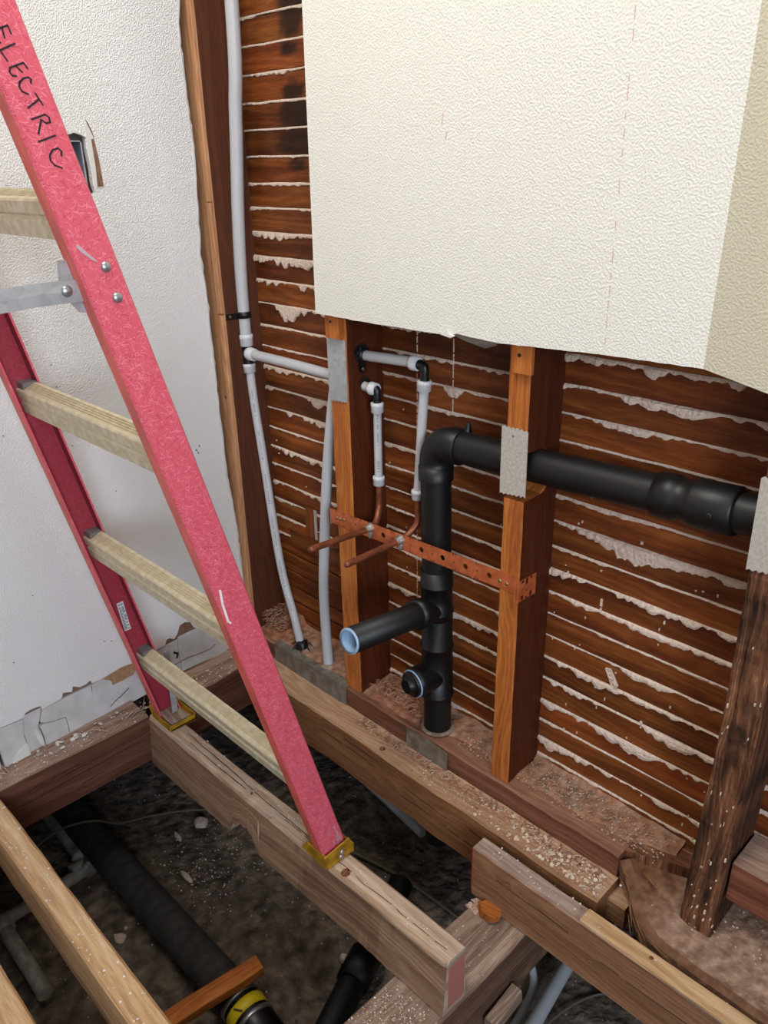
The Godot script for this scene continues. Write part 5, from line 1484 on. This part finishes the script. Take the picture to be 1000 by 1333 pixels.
	st = mb(); tube(st, PackedVector3Array([Vector3(0.18, -0.44, -0.165), Vector3(0.37, -0.45, -0.150), Vector3(0.551, -0.455, -0.130)]), 0.014, 14); put("pipe", st, M.pvc, t)
	t = thing("plastic_pipe", "straight white plastic pipe at the bottom, right of the girder", "water pipe", Vector3(1.0, -0.52, 0.0))
	st = mb(); tube(st, PackedVector3Array([Vector3(0.975, -0.50, -0.24), Vector3(0.997, -0.50, -0.096), Vector3(1.045, -0.50, 0.20), Vector3(1.16, -0.51, 0.95)]), 0.0145, 16); put("pipe", st, M.pvc, t)
	t = thing("plastic_pipe", "thin bent grey tube beside the girder at the bottom, left of the white pipe", "water pipe", Vector3(0.93, -0.52, -0.05))
	st = mb(); tube(st, curve([Vector3(0.80, -0.42, -0.22), Vector3(0.86, -0.46, -0.14), Vector3(0.905, -0.50, -0.085), Vector3(0.955, -0.53, -0.045), Vector3(0.975, -0.535, 0.02), Vector3(0.985, -0.535, 0.09)]), 0.0085, 12); put("tube", st, M.pvc, t)
	t = thing("cable", "thin beige cable curving over the crawlspace dirt and the iron pipe", "cable", Vector3(-0.1, -0.55, 0.3))
	st = mb(); tube(st, curve([Vector3(-0.14, -0.53, 0.66), Vector3(-0.115, -0.455, 0.53), Vector3(-0.06, -0.43, 0.45), Vector3(-0.075, -0.50, 0.375), Vector3(-0.07, -0.535, 0.28), Vector3(0.0, -0.54, 0.175), Vector3(0.15, -0.54, 0.06), Vector3(0.5, -0.54, -0.04), Vector3(0.75, -0.54, -0.06)], 8), 0.003, 8); put("cable", st, M.cable, t)
	t = thing("cable", "thin pale wire on the dirt at the bottom edge, under the sister joist", "cable", Vector3(1.04, -0.55, -0.05))
	st = mb(); tube(st, curve([Vector3(1.25, -0.53, -0.30), Vector3(1.11, -0.54, -0.17), Vector3(1.062, -0.545, -0.125), Vector3(1.035, -0.545, -0.06), Vector3(1.02, -0.545, 0.03), Vector3(1.01, -0.545, 0.12)]), 0.003, 8); put("cable", st, M.cable, t)

# ------------------------------------------------------------------ dust, chips and shavings
func scatter(called: String, label: String, mesh_: Mesh, m: Material, spots: Array):
	var mm := MultiMesh.new(); mm.transform_format = MultiMesh.TRANSFORM_3D; mm.use_colors = true; mm.mesh = mesh_; mm.instance_count = spots.size()
	for i in spots.size():
		mm.set_instance_transform(i, spots[i][0]); mm.set_instance_color(i, spots[i][1])
	var o := MultiMeshInstance3D.new(); o.multimesh = mm; o.material_override = m; o.name = numbered(called)
	add_child(o)
	tag(o, label, "debris", "", "stuff")

func flake_mesh(k: int) -> Mesh:
	var st := mb()
	if k == 0:
		slab(st, V2([-0.5, -0.3, 0.1, -0.5, 0.5, -0.1, 0.3, 0.4, -0.2, 0.5]), Vector3.ZERO, Vector3.RIGHT, Vector3(0, 0.1, 1), Vector3(0.03, 0.22, 0))
	else:
		tube(st, PackedVector3Array([Vector3(-0.5, 0.05, 0), Vector3(-0.15, 0.14, 0.08), Vector3(0.2, 0.12, -0.05), Vector3(0.5, 0.04, 0.1)]), [0.03, 0.07, 0.06, 0.02], 5)
	st.generate_normals(); st.index()
	return st.commit()

func spot(p: Vector3, s: float, c: Color) -> Array:
	var b := Basis.from_euler(Vector3(rng.randf_range(-0.5, 0.5), rng.randf() * TAU, rng.randf_range(-0.5, 0.5))).scaled(Vector3.ONE * s)
	return [Transform3D(b, p), c]

func build_debris():
	var pale := Color(0.52, 0.40, 0.30); var white := Color(0.68, 0.64, 0.59); var red := Color(0.33, 0.13, 0.07)
	var a := []; var b := []
	# on the joist along the lath wall
	for k in 900:
		var x := lerpf(0.62, 1.13, pow(rng.randf(), 0.55))
		a.append(spot(Vector3(x, -0.0485, rng.randf_range(0.014, 0.068)), rng.randf_range(0.0010, 0.0034) * (1.0 if rng.randf() < 0.94 else 2.2), [pale, white, red, pale, Color(0.4, 0.26, 0.18), Color(0.3, 0.2, 0.14)][rng.randi() % 6]))
	for k in 380:
		var x := rng.randf_range(0.50, 1.12)
		b.append(spot(Vector3(x, -0.0485, rng.randf_range(0.012, 0.035)), rng.randf_range(0.006, 0.017), [pale, red, red][rng.randi() % 3]))
	# on the sole plate
	for k in 650:
		var x := rng.randf_range(0.75, 1.19)
		var z := rng.randf_range(ZL + 0.004, -0.015)
		a.append(spot(Vector3(x, 0.004 + 0.008 * (z + 0.015) / (ZL + 0.015), z), rng.randf_range(0.0010, 0.0038), [pale, Color(0.45, 0.38, 0.31), Color(0.35, 0.28, 0.22), Color(0.3, 0.22, 0.16)][rng.randi() % 4]))
	for k in 260:
		var x := rng.randf_range(0.92, 1.12)
		b.append(spot(Vector3(x, 0.007, rng.randf_range(ZL + 0.006, -0.03)), rng.randf_range(0.003, 0.010), [Color(0.2, 0.13, 0.09), Color(0.35, 0.26, 0.2), pale][rng.randi() % 3]))
	for k in 900:
		var x := rng.randf_range(0.085, 0.16) if k < 450 else rng.randf_range(0.485, 0.65)
		b.append(spot(Vector3(x, 0.010 + rng.randf() * (0.035 if k < 450 else 0.012) * maxf(0.1, 1.0 - absf(x - (0.10 if k < 450 else 0.53)) * 12.0), rng.randf_range(ZL + 0.004, -0.02)), rng.randf_range(0.005, 0.016), [Color(0.42, 0.20, 0.12), Color(0.30, 0.13, 0.07), Color(0.45, 0.30, 0.2)][rng.randi() % 3]))
	# rotten plank, sister joist, girder
	for k in 260:
		var x := rng.randf_range(1.14, 1.75)
		a.append(spot(Vector3(x, -0.022 - 0.012 * float(x < 1.3), rng.randf_range(ZL + 0.01, 0.03)), rng.randf_range(0.001, 0.004), [pale, white, pale][rng.randi() % 3]))
	for k in 70:
		a.append(spot(Vector3(rng.randf_range(0.95, 1.6), -0.036 if rng.randf() < 0.3 else -0.046, rng.randf_range(0.098, 0.128)), rng.randf_range(0.001, 0.0035), white))
	for k in 900:
		var z := rng.randf_range(0.15, 0.75) if k < 320 else rng.randf_range(0.355, 0.46)
		if absf(z - 0.32) < 0.03: continue
		a.append(spot(Vector3(rng.randf_range(0.93, 1.033), -0.165, z), rng.randf_range(0.0007, 0.0032), [pale, white, Color(0.4, 0.2, 0.13), Color(0.4, 0.33, 0.27)][rng.randi() % 4]))
	for k in 160: a.append(spot(Vector3(rng.randf_range(0.925, 0.97), -0.165, rng.randf_range(0.13, 0.155)), rng.randf_range(0.003, 0.010), [pale, Color(0.4, 0.2, 0.13)][rng.randi() % 2]))
	# rim blocks and the ladder's joist
	for k in 420: a.append(spot(Vector3(rng.randf_range(0.088, 0.15), -0.0445, rng.randf_range(0.05, 0.75)), rng.randf_range(0.001, 0.0045), [white, pale, white, Color(0.2, 0.15, 0.12)][rng.randi() % 4]))
	for k in 16: a.append(spot(Vector3(rng.randf_range(0.088, 0.12), -0.044, rng.randf_range(0.33, 0.60)), rng.randf_range(0.006, 0.013), white))
	for k in 150: a.append(spot(Vector3(rng.randf_range(0.28, 1.02), -0.0445, rng.randf_range(0.305, 0.338)), rng.randf_range(0.001, 0.0032), [white, pale][rng.randi() % 2]))
	for k in 110: a.append(spot(Vector3(rng.randf_range(0.2, 1.0), -0.0445, rng.randf_range(0.69, 0.73)), rng.randf_range(0.001, 0.004), white))
	for k in 240: a.append(spot(Vector3(lerpf(0.86, 1.125, sqrt(rng.randf())), -0.0475, rng.randf_range(0.018, 0.066)), rng.randf_range(0.003, 0.008), [Color(0.66, 0.54, 0.40), Color(0.62, 0.48, 0.34), Color(0.42, 0.22, 0.14)][rng.randi() % 3]))
	scatter("wood_chips", "pale wood chips and plaster crumbs strewn over the joists and sole plate", flake_mesh(0), M.chip, a)
	scatter("wood_shavings", "curled red and tan wood shavings on the sole plate and joist by the lath wall", flake_mesh(1), M.chip, b)
	# on the dirt
	var c := []
	for k in 1500:
		var x := rng.randf_range(-0.4, 1.25); var z := rng.randf_range(-0.35, 0.85)
		var y := -0.552 + 0.03 * fn.get_noise_2d(x * 2.3, z * 2.3) + 0.010 * fn.get_noise_2d(x * 13.0, z * 13.0)
		var big := 1.0 if rng.randf() < 0.93 else 2.6
		c.append(spot(Vector3(x, y, z), rng.randf_range(0.001, 0.004) * big, [white, pale, Color(0.35, 0.32, 0.29), Color(0.22, 0.19, 0.16)][rng.randi() % 4]))
	for k in 240:
		var x := rng.randf_range(0.0, 0.16) + 0.02; var z := rng.randf_range(0.16, 0.36)
		c.append(spot(Vector3(x + rng.randf() * 0.2, -0.548, z), rng.randf_range(0.0015, 0.0045), [white, pale][rng.randi() % 2]))
	scatter("crawlspace_crumbs", "scattered pale crumbs and chips on the dark crawlspace dirt", flake_mesh(0), M.chip, c)
	# larger plaster pieces that can be told apart
	var names := ["white plaster lump on the dirt, the largest, left of the tan joist's notch", "long plaster sliver on the dirt beside the iron pipe", "small plaster scrap lying near the upper end of the iron pipe", "rounded plaster crumb by the grey water line", "pale stone on the dirt just left of the black coupling pipe"]
	var pos := [Vector3(0.035, -0.545, 0.20), Vector3(0.165, -0.545, 0.325), Vector3(0.035, -0.545, 0.27), Vector3(0.21, -0.545, 0.53), Vector3(0.615, -0.545, 0.20)]
	var sz := [Vector3(0.045, 0.012, 0.035), Vector3(0.05, 0.008, 0.014), Vector3(0.04, 0.008, 0.012), Vector3(0.034, 0.01, 0.026), Vector3(0.022, 0.014, 0.02)]
	for k in 5:
		var st := mb()
		var rings := []
		for l in [0.0, 0.6, 1.0]:
			var r := PackedVector3Array()
			for i in 9:
				var an := TAU * i / 9.0
				var q: float = (0.5 + 0.22 * noise1(i * 1.7, 3.0 + k)) * (1.0 if l < 0.5 else 0.9 if l < 0.9 else 0.6)
				r.append(pos[k] + Vector3(cos(an) * q * sz[k].x, l * sz[k].y - 0.002, sin(an) * q * sz[k].z))
			rings.append(r)
		loft(st, rings, 3)
		var o := put("plaster_piece" if k < 4 else "pebble", st, M.plaster)
		tag(o, names[k], "debris")
